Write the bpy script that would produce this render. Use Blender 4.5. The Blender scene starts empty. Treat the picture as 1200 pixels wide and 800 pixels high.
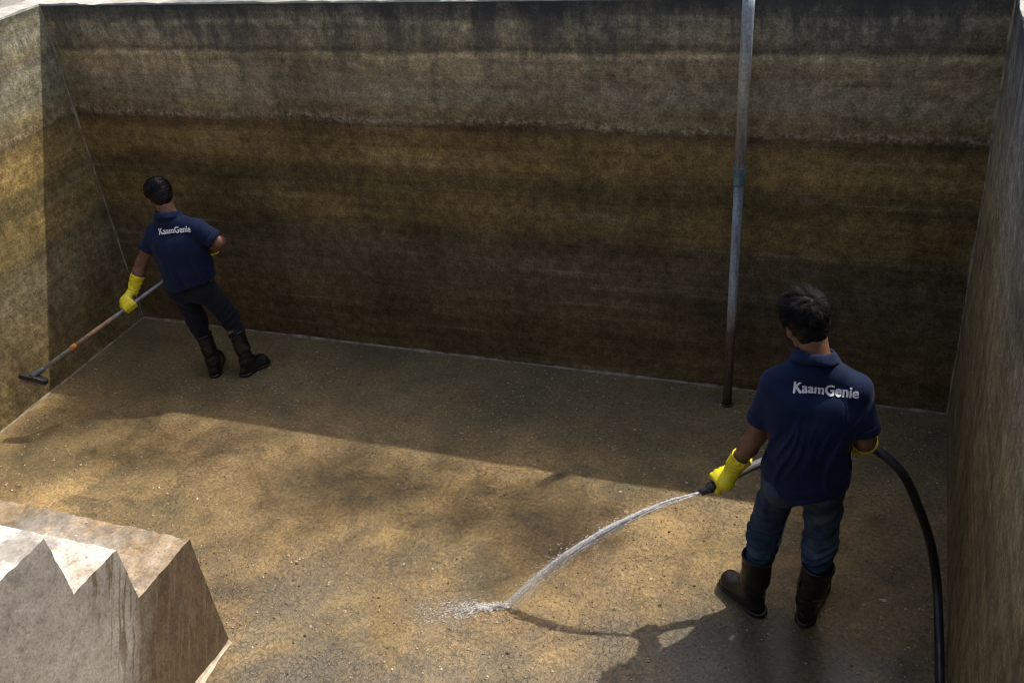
import bpy, bmesh, math, random
import numpy as np
from mathutils import Vector, Matrix, noise as mn
from mathutils.bvhtree import BVHTree

random.seed(7)
RNG = np.random.RandomState(11)
SC = bpy.context.scene
COL = SC.collection

# ------------------------------------------------------------------ camera
R = [[0.93565304, 0.10564894, -0.33673682],
     [0.34031506, -0.52282414, 0.78156291],
     [-0.09348284, -0.84586832, -0.52513592]]
cam_d = bpy.data.cameras.new('camera')
cam = bpy.data.objects.new('camera', cam_d)
COL.objects.link(cam)
cam_d.sensor_width = 36
cam_d.lens = 1172 / 1200 * 36
cam_d.clip_start = 0.05
cam_d.clip_end = 5000
m = Matrix.Identity(4)
for i in range(3):
    m[i][0] = R[i][0]; m[i][1] = -R[i][1]; m[i][2] = -R[i][2]
m[0][3], m[1][3], m[2][3] = 0, 0, 3.7
cam.matrix_world = m
SC.camera = cam

# ------------------------------------------------------------------ sun and sky
SUNV = Vector((0.385, 0.438, 1.0)).normalized()
w = bpy.data.worlds.new('World'); SC.world = w; w.use_nodes = True
nt = w.node_tree; nt.nodes.clear()
sky = nt.nodes.new('ShaderNodeTexSky'); sky.sky_type = 'NISHITA'; sky.sun_disc = False
sky.sun_elevation = math.asin(SUNV.z)
sky.sun_rotation = math.atan2(SUNV.x, SUNV.y)
sky.air_density = 1.0; sky.dust_density = 4.0; sky.ozone_density = 0.3
bg = nt.nodes.new('ShaderNodeBackground'); bg.inputs['Strength'].default_value = 0.15
wo = nt.nodes.new('ShaderNodeOutputWorld')
nt.links.new(sky.outputs[0], bg.inputs[0]); nt.links.new(bg.outputs[0], wo.inputs[0])
sd = bpy.data.lights.new('sun', 'SUN'); sd.energy = 3.4; sd.angle = math.radians(0.6); sd.color = (1.0, 0.93, 0.82)
so = bpy.data.objects.new('sun', sd); COL.objects.link(so)
so.rotation_euler = SUNV.to_track_quat('Z', 'Y').to_euler(); so.location = (3, 4, 12)
SC.view_settings.view_transform = 'Standard'; SC.view_settings.look = 'None'
SC.view_settings.exposure = 0.40; SC.view_settings.gamma = 1.0
SC.view_settings.use_curve_mapping = False
SC.cycles.max_bounces = 8
SC.cycles.filter_width = 1.15

# ------------------------------------------------------------------ helpers
def tag(o, label=None, cat=None, group=None, kind=None):
    if label: o['label'] = label
    if cat: o['category'] = cat
    if group: o['group'] = group
    if kind: o['kind'] = kind
    return o

def link(name, me, mat=None, parent=None, smooth=True):
    o = bpy.data.objects.new(name, me); COL.objects.link(o)
    me.name = name
    if mat is not None:
        for mm in (mat if isinstance(mat, (list, tuple)) else [mat]):
            me.materials.append(mm)
    if smooth:
        me.polygons.foreach_set('use_smooth', [True] * len(me.polygons))
    if parent: o.parent = parent
    return o

def from_bm(name, bm, mat, parent=None, smooth=False):
    me = bpy.data.meshes.new(name); bm.to_mesh(me); bm.free()
    return link(name, me, mat, parent, smooth)

class NB:
    """tiny node builder"""
    def __init__(s, name):
        s.m = bpy.data.materials.new(name); s.m.use_nodes = True
        s.t = s.m.node_tree; s.t.nodes.clear()
        s.out = s.t.nodes.new('ShaderNodeOutputMaterial')
        s.b = s.t.nodes.new('ShaderNodeBsdfPrincipled')
        s.t.links.new(s.b.outputs[0], s.out.inputs[0])
        s.geo = s.t.nodes.new('ShaderNodeNewGeometry')
        s.pos = s.geo.outputs['Position']
    def set(s, sock, v):
        i = s.b.inputs[sock]
        if hasattr(v, 'is_linked') or isinstance(v, bpy.types.NodeSocket): s.t.links.new(v, i)
        elif isinstance(v, tuple) and i.type == 'RGBA': i.default_value = (*v, 1)
        else: i.default_value = v
    def _in(s, i, v):
        if isinstance(v, bpy.types.NodeSocket): s.t.links.new(v, i)
        elif isinstance(v, tuple) and len(v) == 3 and i.type == 'RGBA': i.default_value = (*v, 1)
        else: i.default_value = v
    def math(s, op, a, b=0.0, c=0.0, clamp=False):
        n = s.t.nodes.new('ShaderNodeMath'); n.operation = op; n.use_clamp = clamp
        s._in(n.inputs[0], a); s._in(n.inputs[1], b); s._in(n.inputs[2], c)
        return n.outputs[0]
    def vscale(s, sc, off=(0, 0, 0), src=None):
        n = s.t.nodes.new('ShaderNodeMapping'); n.inputs['Scale'].default_value = sc
        n.inputs['Location'].default_value = off
        s.t.links.new(src or s.pos, n.inputs[0]); return n.outputs[0]
    def noise(s, scale, detail=4, rough=0.55, vec=None, dist=0.0, col=False):
        n = s.t.nodes.new('ShaderNodeTexNoise'); n.inputs['Scale'].default_value = scale
        n.inputs['Detail'].default_value = detail; n.inputs['Roughness'].default_value = rough
        n.inputs['Distortion'].default_value = dist
        s.t.links.new(vec or s.pos, n.inputs['Vector'])
        return n.outputs['Color' if col else 'Fac']
    def voro(s, scale, vec=None, feature='F1', out='Distance', rand=1.0):
        n = s.t.nodes.new('ShaderNodeTexVoronoi'); n.feature = feature
        n.inputs['Scale'].default_value = scale; n.inputs['Randomness'].default_value = rand
        s.t.links.new(vec or s.pos, n.inputs['Vector']); return n.outputs[out]
    def ramp(s, fac, stops, interp='LINEAR'):
        n = s.t.nodes.new('ShaderNodeValToRGB'); n.color_ramp.interpolation = interp
        e = n.color_ramp.elements
        while len(e) < len(stops): e.new(0.5)
        for k, (p, c) in enumerate(stops):
            e[k].position = p
            e[k].color = (*c, 1) if isinstance(c, tuple) else (c, c, c, 1)
        s._in(n.inputs[0], fac); return n.outputs[0]
    def mix(s, fac, a, b, mode='MIX'):
        n = s.t.nodes.new('ShaderNodeMix'); n.data_type = 'RGBA'; n.blend_type = mode
        s._in(n.inputs[0], fac); s._in(n.inputs[6], a); s._in(n.inputs[7], b); return n.outputs[2]
    def sep(s, vec=None):
        n = s.t.nodes.new('ShaderNodeSeparateXYZ'); s.t.links.new(vec or s.pos, n.inputs[0]); return n.outputs
    def bump(s, h, strength=0.3, dist=0.01, prev=None):
        n = s.t.nodes.new('ShaderNodeBump'); n.inputs['Strength'].default_value = strength
        n.inputs['Distance'].default_value = dist
        s.t.links.new(h, n.inputs['Height'])
        if prev: s.t.links.new(prev, n.inputs['Normal'])
        s.t.links.new(n.outputs[0], s.b.inputs['Normal']); return n.outputs[0]

def plain(name, col, rough=0.6, metal=0.0, var=0.25, vs=30, bump=0.15, bs=120, bd=0.003, spec=0.5):
    n = NB(name)
    f = n.noise(vs, 4)
    dark = tuple(c * (1 - var) for c in col); lite = tuple(min(1, c * (1 + var)) for c in col)
    n.set('Base Color', n.ramp(f, [(0.3, dark), (0.7, lite)]))
    n.set('Roughness', rough); n.set('Metallic', metal); n.set('Specular IOR Level', spec)
    if bump: n.bump(n.noise(bs, 3), bump, bd)
    return n.m

# ------------------------------------------------------------------ materials of the tank
def mat_wall(name, kind):
    n = NB(name)
    x, y, z = n.sep()
    # stains follow old water levels: colour by height with a ragged offset
    wob = n.noise(1.0, 5, 0.6, n.vscale((0.9, 0.9, 2.5)))
    wob2 = n.noise(9.0, 4, 0.7, n.vscale((1.0, 1.0, 1.6)))
    zz = n.math('ADD', z, n.math('MULTIPLY', n.math('SUBTRACT', wob, 0.5), 0.09))
    zz = n.math('ADD', zz, n.math('MULTIPLY', n.math('SUBTRACT', wob2, 0.5), 0.06))
    fac = n.math('DIVIDE', zz, 2.4)
    st = [(0.00, (.105, .078, .044)), (0.10, (.098, .072, .040)), (0.20, (.104, .080, .050)),
          (0.27, (.092, .074, .056)), (0.33, (.104, .085, .066)), (0.38, (.088, .072, .050)), (0.425, (.150, .112, .054)), (0.485, (.158, .116, .054)),
          (0.52, (.100, .078, .037)), (0.56, (.098, .076, .036)), (0.59, (.175, .126, .056)), (0.65, (.170, .120, .055)),
          (0.675, (.135, .095, .046)), (0.693, (.095, .070, .040)), (0.712, (.165, .128, .080)),
          (0.745, (.190, .152, .105)), (0.77, (.215, .185, .145)), (0.80, (.225, .190, .145)), (0.84, (.285, .225, .155)), (0.86, (.255, .205, .145)),
          (0.874, (.390, .320, .225)), (0.888, (.135, .110, .082)), (0.905, (.215, .180, .140)), (0.94, (.220, .195, .160)), (0.955, (.290, .250, .200)),
          (0.966, (.135, .125, .110)), (0.985, (.080, .078, .075)), (1.0, (.060, .058, .055))]
    st = [(p, (c[0] * 1.22, c[1] * 1.12, c[2] * (.86 if p < .3 or p > .4 else .80))) for p, c in st]
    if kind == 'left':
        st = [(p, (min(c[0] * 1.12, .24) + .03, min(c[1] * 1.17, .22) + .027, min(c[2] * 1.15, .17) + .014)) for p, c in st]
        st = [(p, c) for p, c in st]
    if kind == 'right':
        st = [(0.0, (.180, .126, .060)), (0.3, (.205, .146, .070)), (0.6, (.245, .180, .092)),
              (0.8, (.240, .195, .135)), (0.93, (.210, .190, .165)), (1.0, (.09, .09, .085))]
    c = n.ramp(fac, st)
    # thin horizontal scum lines, patchy along the wall
    sv = n.vscale((0.35, 0.35, 11.0))
    lines = n.noise(1.5, 6, 0.75, sv)
    c = n.mix(n.math('MULTIPLY', n.ramp(lines, [(0.38, 1.0), (0.52, 0.0)]), 0.36), c, (.3, .3, .3), 'MULTIPLY')
    c = n.mix(n.math('MULTIPLY', n.ramp(lines, [(0.56, 0.0), (0.72, 1.0)]), 0.30), c, (.40, .33, .24))
    # broad blotches
    bl = n.noise(1.3, 6, 0.65, n.vscale((1, 1, 1.3), (7, 3, 1)))
    c = n.mix(0.75, c, n.ramp(bl, [(0.30, .36), (0.5, 1.0), (0.72, 1.5)]), 'MULTIPLY')
    # pale crust just over the brown water line
    ck = n.ramp(fac, [(0.692, 0.0), (0.706, 1.0), (0.722, 0.0)])
    c = n.mix(n.math('MULTIPLY', n.math('MULTIPLY', ck, n.ramp(n.noise(30, 5, .75), [(0.48, 0.0), (0.56, 1.0)])), .6), c, (.42, .34, .24))
    # long run-down streaks
    rd = n.noise(1.7, 6, .7, n.vscale((4, 4, .22), (5, 5, 2)))
    c = n.mix(.35, c, n.ramp(rd, [(0.34, .55), (0.5, 1.0), (0.66, 1.25)]), 'MULTIPLY')
    # mottling at hand size and grain
    mt = n.noise(16, 6, 0.7)
    c = n.mix(0.8, c, n.ramp(mt, [(0.28, .40), (0.5, 1.0), (0.72, 1.7)]), 'MULTIPLY')
    gr = n.noise(80, 3, 0.8)
    c = n.mix(0.7, c, n.ramp(gr, [(0.28, .35), (0.5, 1.0), (0.74, 1.9)]), 'MULTIPLY')
    # black moss and run-down marks below the rim
    ms = n.noise(3.5, 7, 0.75, n.vscale((1.4, 1.4, 0.5)))
    top = n.ramp(n.math('DIVIDE', z, 2.4), [(0.74, 0.0), (0.98, 1.0)])
    msk = n.math('MULTIPLY', n.ramp(ms, [(0.43, 0.0), (0.58, 1.0)]), top)
    c = n.mix(n.math('MULTIPLY', msk, 0.88), c, (.040, .042, .041))
    # mineral specks
    vr = n.voro(34)
    vmask = n.math('MULTIPLY', n.ramp(vr, [(0.05, 1.0), (0.11, 0.0)]), n.ramp(n.noise(4, 3), [(0.5, 0.0), (0.62, 1.0)]))
    c = n.mix(n.math('MULTIPLY', vmask, 0.6), c, (.42, .36, .27))
    vr2 = n.voro(21, n.vscale((1, 1, 1), (4, 9, 2)))
    vm2 = n.math('MULTIPLY', n.ramp(vr2, [(0.06, 1.0), (0.13, 0.0)]), n.ramp(n.noise(6, 3), [(0.45, 0.0), (0.6, 1.0)]))
    c = n.mix(n.math('MULTIPLY', vm2, 0.75), c, (.016, .014, .012))
    if kind == 'right':
        # vertical runs
        vs = n.noise(3.0, 5, 0.6, n.vscale((6, 2.2, 0.10)))
        c = n.mix(0.4, c, n.ramp(vs, [(0.32, .5), (0.5, 1.0), (0.68, 1.4)]), 'MULTIPLY')
    if kind == 'left':
        vs = n.noise(2.2, 6, 0.7, n.vscale((2, 1.6, 0.5)))
        c = n.mix(0.7, c, n.ramp(vs, [(0.33, .55), (0.5, 1.0), (0.68, 1.35)]), 'MULTIPLY')
    n.set('Base Color', c)
    n.set('Roughness', n.ramp(n.noise(2.5, 4), [(0.35, .62), (0.65, .9)]))
    n.set('Specular IOR Level', 0.25)
    h = n.math('ADD', n.math('MULTIPLY', mt, 1.0), n.math('MULTIPLY', gr, 0.45))
    h = n.math('ADD', h, n.math('MULTIPLY', lines, 0.2))
    n.bump(h, 0.55, 0.012)
    return n.m

def mat_floor():
    n = NB('wet_tank_floor')
    x, y, z = n.sep()
    big = n.noise(0.75, 5, 0.6, n.vscale((1, 1, 1), (3.1, 1.7, 0)), dist=0.6)
    c = n.ramp(big, [(0.34, (.150, .112, .050)), (0.44, (.250, .170, .067)), (0.58, (.335, .222, .092)), (0.72, (.215, .160, .080))])
    mid = n.noise(4.5, 7, 0.7, dist=0.8)
    c = n.mix(0.9, c, n.ramp(mid, [(0.30, .42), (0.45, .88), (0.6, 1.12), (0.75, 1.5)]), 'MULTIPLY')
    # grey silt smears; the greyer front also paints in wet sky reflection
    gs = n.noise(1.4, 6, 0.7, n.vscale((1.3, 0.7, 1), (9, 2, 0)), dist=1.2)
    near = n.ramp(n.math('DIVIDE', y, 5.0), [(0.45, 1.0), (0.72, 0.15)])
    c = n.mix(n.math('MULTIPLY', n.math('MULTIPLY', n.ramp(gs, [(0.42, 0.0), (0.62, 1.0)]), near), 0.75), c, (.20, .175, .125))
    # olive algae patches
    al = n.noise(2.6, 6, 0.72, n.vscale((0.8, 1.3, 1), (1, 8, 4)))
    c = n.mix(n.math('MULTIPLY', n.ramp(al, [(0.52, 0.0), (0.66, 1.0)]), 0.6), c, (.085, .075, .036))
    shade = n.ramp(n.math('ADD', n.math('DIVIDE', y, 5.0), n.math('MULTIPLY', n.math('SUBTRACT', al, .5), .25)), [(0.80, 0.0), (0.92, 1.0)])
    c = n.mix(n.math('MULTIPLY', shade, .55), c, (.125, .112, .062))  # olive tone of the back wall's shade painted into the floor colour
    # flaking scum: small curled dark flakes with pale edges
    wv = n.t.nodes.new('ShaderNodeVectorMath'); wv.operation = 'MULTIPLY_ADD'
    n.t.links.new(n.noise(14, 3, 0.6, col=True), wv.inputs[0]); wv.inputs[1].default_value = (.12, .12, 0)
    n.t.links.new(n.pos, wv.inputs[2])
    fl = n.voro(26, wv.outputs[0], 'DISTANCE_TO_EDGE')
    fm = n.ramp(n.noise(3.2, 5, 0.7, n.vscale((1, 1, 1), (2, 2, 2))), [(0.46, 0.0), (0.62, 1.0)])
    c = n.mix(n.math('MULTIPLY', n.math('MULTIPLY', n.ramp(fl, [(0.02, 1.0), (0.09, 0.0)]), fm), 0.45), c, (.05, .042, .028))
    fine = n.noise(48, 5, 0.75)
    c = n.mix(0.9, c, n.ramp(fine, [(0.28, .32), (0.48, .98), (0.72, 1.8)]), 'MULTIPLY')
    sp = n.voro(60, wv.outputs[0])
    sm = n.math('MULTIPLY', n.ramp(sp, [(0.10, 1.0), (0.19, 0.0)]), n.ramp(n.noise(7, 4, .7), [(0.5, 0.0), (0.64, 1.0)]))
    c = n.mix(n.math('MULTIPLY', sm, 0.6), c, (.50, .42, .29))
    wet = n.ramp(n.noise(1.1, 6, 0.68, n.vscale((1, 1, 1), (5, 5, 0)), dist=.8), [(0.38, 0.0), (0.54, 1.0)])
    nearw = n.ramp(n.math('DIVIDE', y, 5.0), [(0.5, 1.0), (0.90, 0.35)])
    dx_ = n.math('ADD', x, .35); dy_ = n.math('SUBTRACT', y, 2.75)
    pd_ = n.math('SQRT', n.math('ADD', n.math('MULTIPLY', dx_, dx_), n.math('MULTIPLY', n.math('MULTIPLY', dy_, dy_), 1.3)))
    pool = n.ramp(n.math('ADD', n.math('DIVIDE', pd_, 2.0), n.math('MULTIPLY', n.math('SUBTRACT', mid, .5), .35)), [(0.35, 1.0), (0.62, 0.0)])  # wet patch by the hose worker, also painting in the shade lying there
    ww = n.math('MAXIMUM', n.math('MULTIPLY', wet, nearw), pool)
    c = n.mix(n.math('MULTIPLY', ww, .9), c, (.50, .52, .55), 'MULTIPLY')
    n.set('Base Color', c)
    n.set('Roughness', n.math('SUBTRACT', 0.66, n.math('MULTIPLY', ww, 0.42)))
    n.set('Coat Weight', n.math('MULTIPLY', ww, 0.7)); n.set('Coat Roughness', 0.24)
    n.set('Specular IOR Level', 0.5)
    h = n.math('ADD', n.math('MULTIPLY', fine, 0.8), n.math('MULTIPLY', mid, 0.9))
    h = n.math('ADD', h, n.math('MULTIPLY', n.ramp(fl, [(0.0, 0.0), (0.10, 1.0)]), 0.25))
    b = n.bump(h, 0.7, 0.012)
    n.bump(n.noise(150, 2, 0.6), 0.35, 0.004, b)
    return n.m

def mat_steps():
    n = NB('plastered_step_concrete')
    x, y, z = n.sep()
    base = n.noise(2.2, 6, 0.65)
    c = n.ramp(base, [(0.3, (.235, .215, .185)), (0.5, (.32, .295, .255)), (0.7, (.40, .375, .335))])
    # lower half under the old water line is brown
    edge = n.noise(2.0, 5, 0.65, n.vscale((1, 1, 0.6)))
    # upper treads are paler, lower one stained ochre
    zl = n.math('ADD', z, n.math('MULTIPLY', n.math('SUBTRACT', edge, 0.5), 0.35))
    yl = n.math('ADD', y, n.math('MULTIPLY', n.math('SUBTRACT', edge, 0.5), 0.45))
    zdrop = n.math('SUBTRACT', n.math('MULTIPLY', yl, 1.05), 1.68)   # stain climbs towards the tank centre
    m1 = n.ramp(n.math('ADD', n.math('SUBTRACT', zdrop, n.math('MULTIPLY', z, .55)), -0.16), [(0.0, 0.0), (0.24, 1.0)])
    nrm = n.sep(n.geo.outputs['Normal'])
    up = n.ramp(nrm[2], [(0.5, 0.0), (0.8, 1.0)])
    lowt = n.ramp(zl, [(0.68, 1.0), (0.86, 0.0)])
    brown = n.ramp(n.noise(7, 5, 0.7), [(0.3, (.075, .052, .031)), (0.7, (.145, .102, .062))])
    notup = n.math('SUBTRACT', 1.0, up)
    c = n.mix(n.math('MULTIPLY', m1, notup), c, brown)
    # runs of dirty water down the side
    cx = n.t.nodes.new('ShaderNodeCombineXYZ'); n.t.links.new(n.math('ADD', n.math('ADD', y, n.math('MULTIPLY', z, -0.47)), n.math('MULTIPLY', n.noise(6, 3), .05)), cx.inputs[1]); n.t.links.new(z, cx.inputs[2])
    rv = n.noise(3.0, 5, 0.6, n.vscale((1, 12, 0.8), src=cx.outputs[0]))
    rmask = n.math('MULTIPLY', n.ramp(rv, [(0.53, 0.0), (0.56, 1.0)]),
                   n.ramp(n.math('SUBTRACT', n.math('SUBTRACT', y, 1.95), n.math('MULTIPLY', n.math('SUBTRACT', edge, .5), .5)), [(0.0, 0.0), (0.1, 1.0)]))
    c = n.mix(n.math('MULTIPLY', n.math('MULTIPLY', rmask, notup), 0.8), c, (.14, .105, .065))
    ocre = n.ramp(n.noise(5.5, 6, 0.72, dist=1.0), [(0.34, (.13, .105, .07)), (0.5, (.30, .215, .125)), (0.62, (.36, .27, .17)), (0.72, (.55, .47, .38))])
    c = n.mix(n.math('MULTIPLY', up, lowt), c, ocre)
    pale = n.ramp(n.noise(4.5, 6, 0.7, dist=0.7), [(0.32, (.42, .35, .27)), (0.5, (.66, .60, .53)), (0.7, (.74, .69, .63))])
    c = n.mix(n.math('MULTIPLY', up, n.math('SUBTRACT', 1.0, lowt)), c, pale)
    fine = n.noise(70, 4, 0.7); md = n.noise(18, 6, 0.72)
    c = n.mix(0.8, c, n.ramp(fine, [(0.28, .50), (0.5, 1.0), (0.72, 1.3)]), 'MULTIPLY')
    c = n.mix(0.7, c, n.ramp(md, [(0.30, .50), (0.5, 1.0), (0.72, 1.25)]), 'MULTIPLY')
    pk = n.voro(40); pm = n.math('MULTIPLY', n.ramp(pk, [(0.10, 1.0), (0.2, 0.0)]), n.ramp(n.noise(5, 4, .7), [(0.5, 0.0), (0.6, 1.0)]))
    c = n.mix(n.math('MULTIPLY', pm, .7), c, (.10, .085, .07))
    gy = n.noise(2.5, 5, .7, n.vscale((1, 1, 1), (3, 3, 3)))
    c = n.mix(n.math('MULTIPLY', n.math('MULTIPLY', n.ramp(gy, [(0.55, 0.0), (0.62, 1.0)]), up), .6), c, (.16, .15, .135))
    n.set('Base Color', c); n.set('Roughness', 0.85); n.set('Specular IOR Level', 0.25)
    n.bump(n.math('ADD', n.math('MULTIPLY', md, .8), n.math('MULTIPLY', fine, 0.6)), 0.45, 0.006)
    return n.m

def mat_ground():
    n = NB('dusty_concrete_yard')
    c = n.ramp(n.noise(0.8, 6, 0.65), [(0.3, (.16, .145, .125)), (0.5, (.30, .275, .24)), (0.7, (.40, .37, .33))])
    c = n.mix(0.6, c, n.ramp(n.noise(9, 6, 0.7), [(0.3, .5), (0.7, 1.3)]), 'MULTIPLY')
    n.set('Base Color', c); n.set('Roughness', 0.9)
    n.bump(n.noise(30, 5), 0.4, 0.01)
    return n.m

M_floor = mat_floor(); M_steps = mat_steps(); M_ground = mat_ground()
M_wb = mat_wall('stained_back_wall', 'back'); M_wl = mat_wall('stained_left_wall', 'left'); M_wr = mat_wall('stained_right_wall', 'right')
M_coping = plain('pale_coping_concrete', (.42, .40, .36), 0.85, var=0.3, vs=6, bump=0.5, bs=40, bd=0.01)
M_seam = plain('pale_mortar_seam', (.22, .185, .130), 0.75, var=0.6, vs=12, bump=0.4, bs=60)

# ------------------------------------------------------------------ tank
X0, X1, Y0, Y1, ZT = -5.38, 0.461, 0.55, 5.26, 2.408
T = 0.20

def box_bm(bm, a, b):
    vs = [bm.verts.new((x, y, z)) for x in (a[0], b[0]) for y in (a[1], b[1]) for z in (a[2], b[2])]
    for f in ((0, 1, 3, 2), (4, 6, 7, 5), (0, 4, 5, 1), (2, 3, 7, 6), (0, 2, 6, 4), (1, 5, 7, 3)):
        bm.faces.new([vs[i] for i in f])
    return vs

bm = bmesh.new()
vs = [bm.verts.new(p) for p in ((X0, Y0, 0), (X1, Y0, 0), (X1, Y1, 0), (X0, Y1, 0))]
bm.faces.new(vs)
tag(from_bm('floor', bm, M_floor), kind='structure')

# surrounding yard: one sheet to the horizon with the pit cut out
bm = bmesh.new(); BIG = 1500.0; zg = ZT - 0.05
xi = (-BIG, X0 - T, X1 + T, BIG); yi = (-BIG, Y0 - T, Y1 + T, BIG)
gv = [[bm.verts.new((x, y, zg)) for y in yi] for x in xi]
for i in range(3):
    for j in range(3):
        if (i, j) != (1, 1):
            bm.faces.new((gv[i][j], gv[i + 1][j], gv[i + 1][j + 1], gv[i][j + 1]))
tag(from_bm('ground', bm, M_ground), kind='structure')

def tank_wall(a, b, mat, label, cop_a, cop_b, inner_axis):
    """wall slab from below the floor to just under the rim, with a chipped coping strip as a part"""
    bm = bmesh.new(); box_bm(bm, a, b)
    o = from_bm('tank_wall', bm, mat)
    tag(o, label, 'wall')
    # coping: strip along the top with an uneven inner edge
    bm = bmesh.new()
    L = inner_axis
    n = 160; rows = []
    for k in range(n + 1):
        t = k / n
        if L == 'x':
            x = cop_a[0] + (cop_b[0] - cop_a[0]) * t
            pr = [(x, cop_a[1], ZT - 0.012), (x, cop_a[1], ZT), (x, cop_b[1], ZT), (x, cop_b[1], ZT - 0.012)]
        else:
            y = cop_a[1] + (cop_b[1] - cop_a[1]) * t
            pr = [(cop_a[0], y, ZT - 0.012), (cop_a[0], y, ZT), (cop_b[0], y, ZT), (cop_b[0], y, ZT - 0.012)]
        row = []
        for q, p in enumerate(pr):
            v = Vector(p)
            nz = mn.noise(v * 5.0) * 0.010 + mn.noise(v * 23.0) * 0.006
            if q in (1, 2): v.z += nz * 0.8
            if q in (0, 1):
                if L == 'x': v.y += nz
                else: v.x += nz
            row.append(bm.verts.new(v))
        rows.append(row)
    for k in range(n):
        for q in range(4):
            bm.faces.new((rows[k][q], rows[k + 1][q], rows[k + 1][(q + 1) % 4], rows[k][(q + 1) % 4]))
    bm.faces.new(rows[0]); bm.faces.new(list(reversed(rows[-1])))
    bmesh.ops.recalc_face_normals(bm, faces=bm.faces)
    c = from_bm('coping', bm, M_coping, o)
    return o

def seam(parent, pts, wdt, mat=M_seam, seed=0, name='mortar_seam', up=None):
    """irregular three-sided mortar bead along a line"""
    bm = bmesh.new(); rows = []
    a, b = Vector(pts[0]), Vector(pts[1]); ax = (b - a).normalized()
    s1, s2 = up
    n = int((b - a).length / 0.03)
    for k in range(n + 1):
        p = a + (b - a) * k / n
        w_ = wdt * (0.35 + 1.9 * abs(mn.noise(p * 3.1 + Vector((seed, 0, 0)))) + 0.7 * abs(mn.noise(p * 14.0)))
        rows.append([bm.verts.new(p - (Vector(s1) + Vector(s2)) * 0.01), bm.verts.new(p + Vector(s1) * w_), bm.verts.new(p + (Vector(s1) + Vector(s2)) * w_ * 0.35), bm.verts.new(p + Vector(s2) * w_)])
    for k in range(n):
        for q in range(4):
            bm.faces.new((rows[k][q], rows[k + 1][q], rows[k + 1][(q + 1) % 4], rows[k][(q + 1) % 4]))
    bmesh.ops.recalc_face_normals(bm, faces=bm.faces)
    return from_bm(name, bm, mat, parent)

ZW = ZT - 0.012
back = tank_wall((X0 - T, Y1, -0.3), (X1 + T, Y1 + T, ZW), M_wb, 'wide stained back wall in shade with banded old water lines', (X0 - T, Y1 + 0.004, 0), (X1 + T, Y1 + T, 0), 'x')
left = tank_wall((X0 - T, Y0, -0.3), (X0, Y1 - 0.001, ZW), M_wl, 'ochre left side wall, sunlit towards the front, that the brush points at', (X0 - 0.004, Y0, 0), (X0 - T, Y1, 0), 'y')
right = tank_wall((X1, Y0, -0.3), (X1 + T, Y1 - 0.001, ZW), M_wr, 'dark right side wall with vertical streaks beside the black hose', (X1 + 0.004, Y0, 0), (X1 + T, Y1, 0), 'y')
front = tank_wall((X0 - T, Y0 - T, -0.3), (X1 + T, Y0 - 0.001, ZW), M_wb, 'front wall of the tank at the head of the steps, below the viewer', (X0 - T, Y0 - T, 0), (X1 + T, Y0, 0), 'x')
seam(left, ((X0, Y1, 0), (X0, Y1, ZW)), 0.007, up=((1, 0, 0), (0, -1, 0)))
seam(left, ((X0, 2.3, 0), (X0, Y1, 0)), 0.010, up=((1, 0, 0), (0, 0, 1)), seed=3)
seam(right, ((X1, Y1, 0), (X1, Y1, ZW)), 0.009, up=((-1, 0, 0), (0, -1, 0)), seed=5)
seam(back, ((X0, Y1, 0), (X1, Y1, 0)), 0.011, up=((0, -1, 0), (0, 0, 1)), seed=9)

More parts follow.
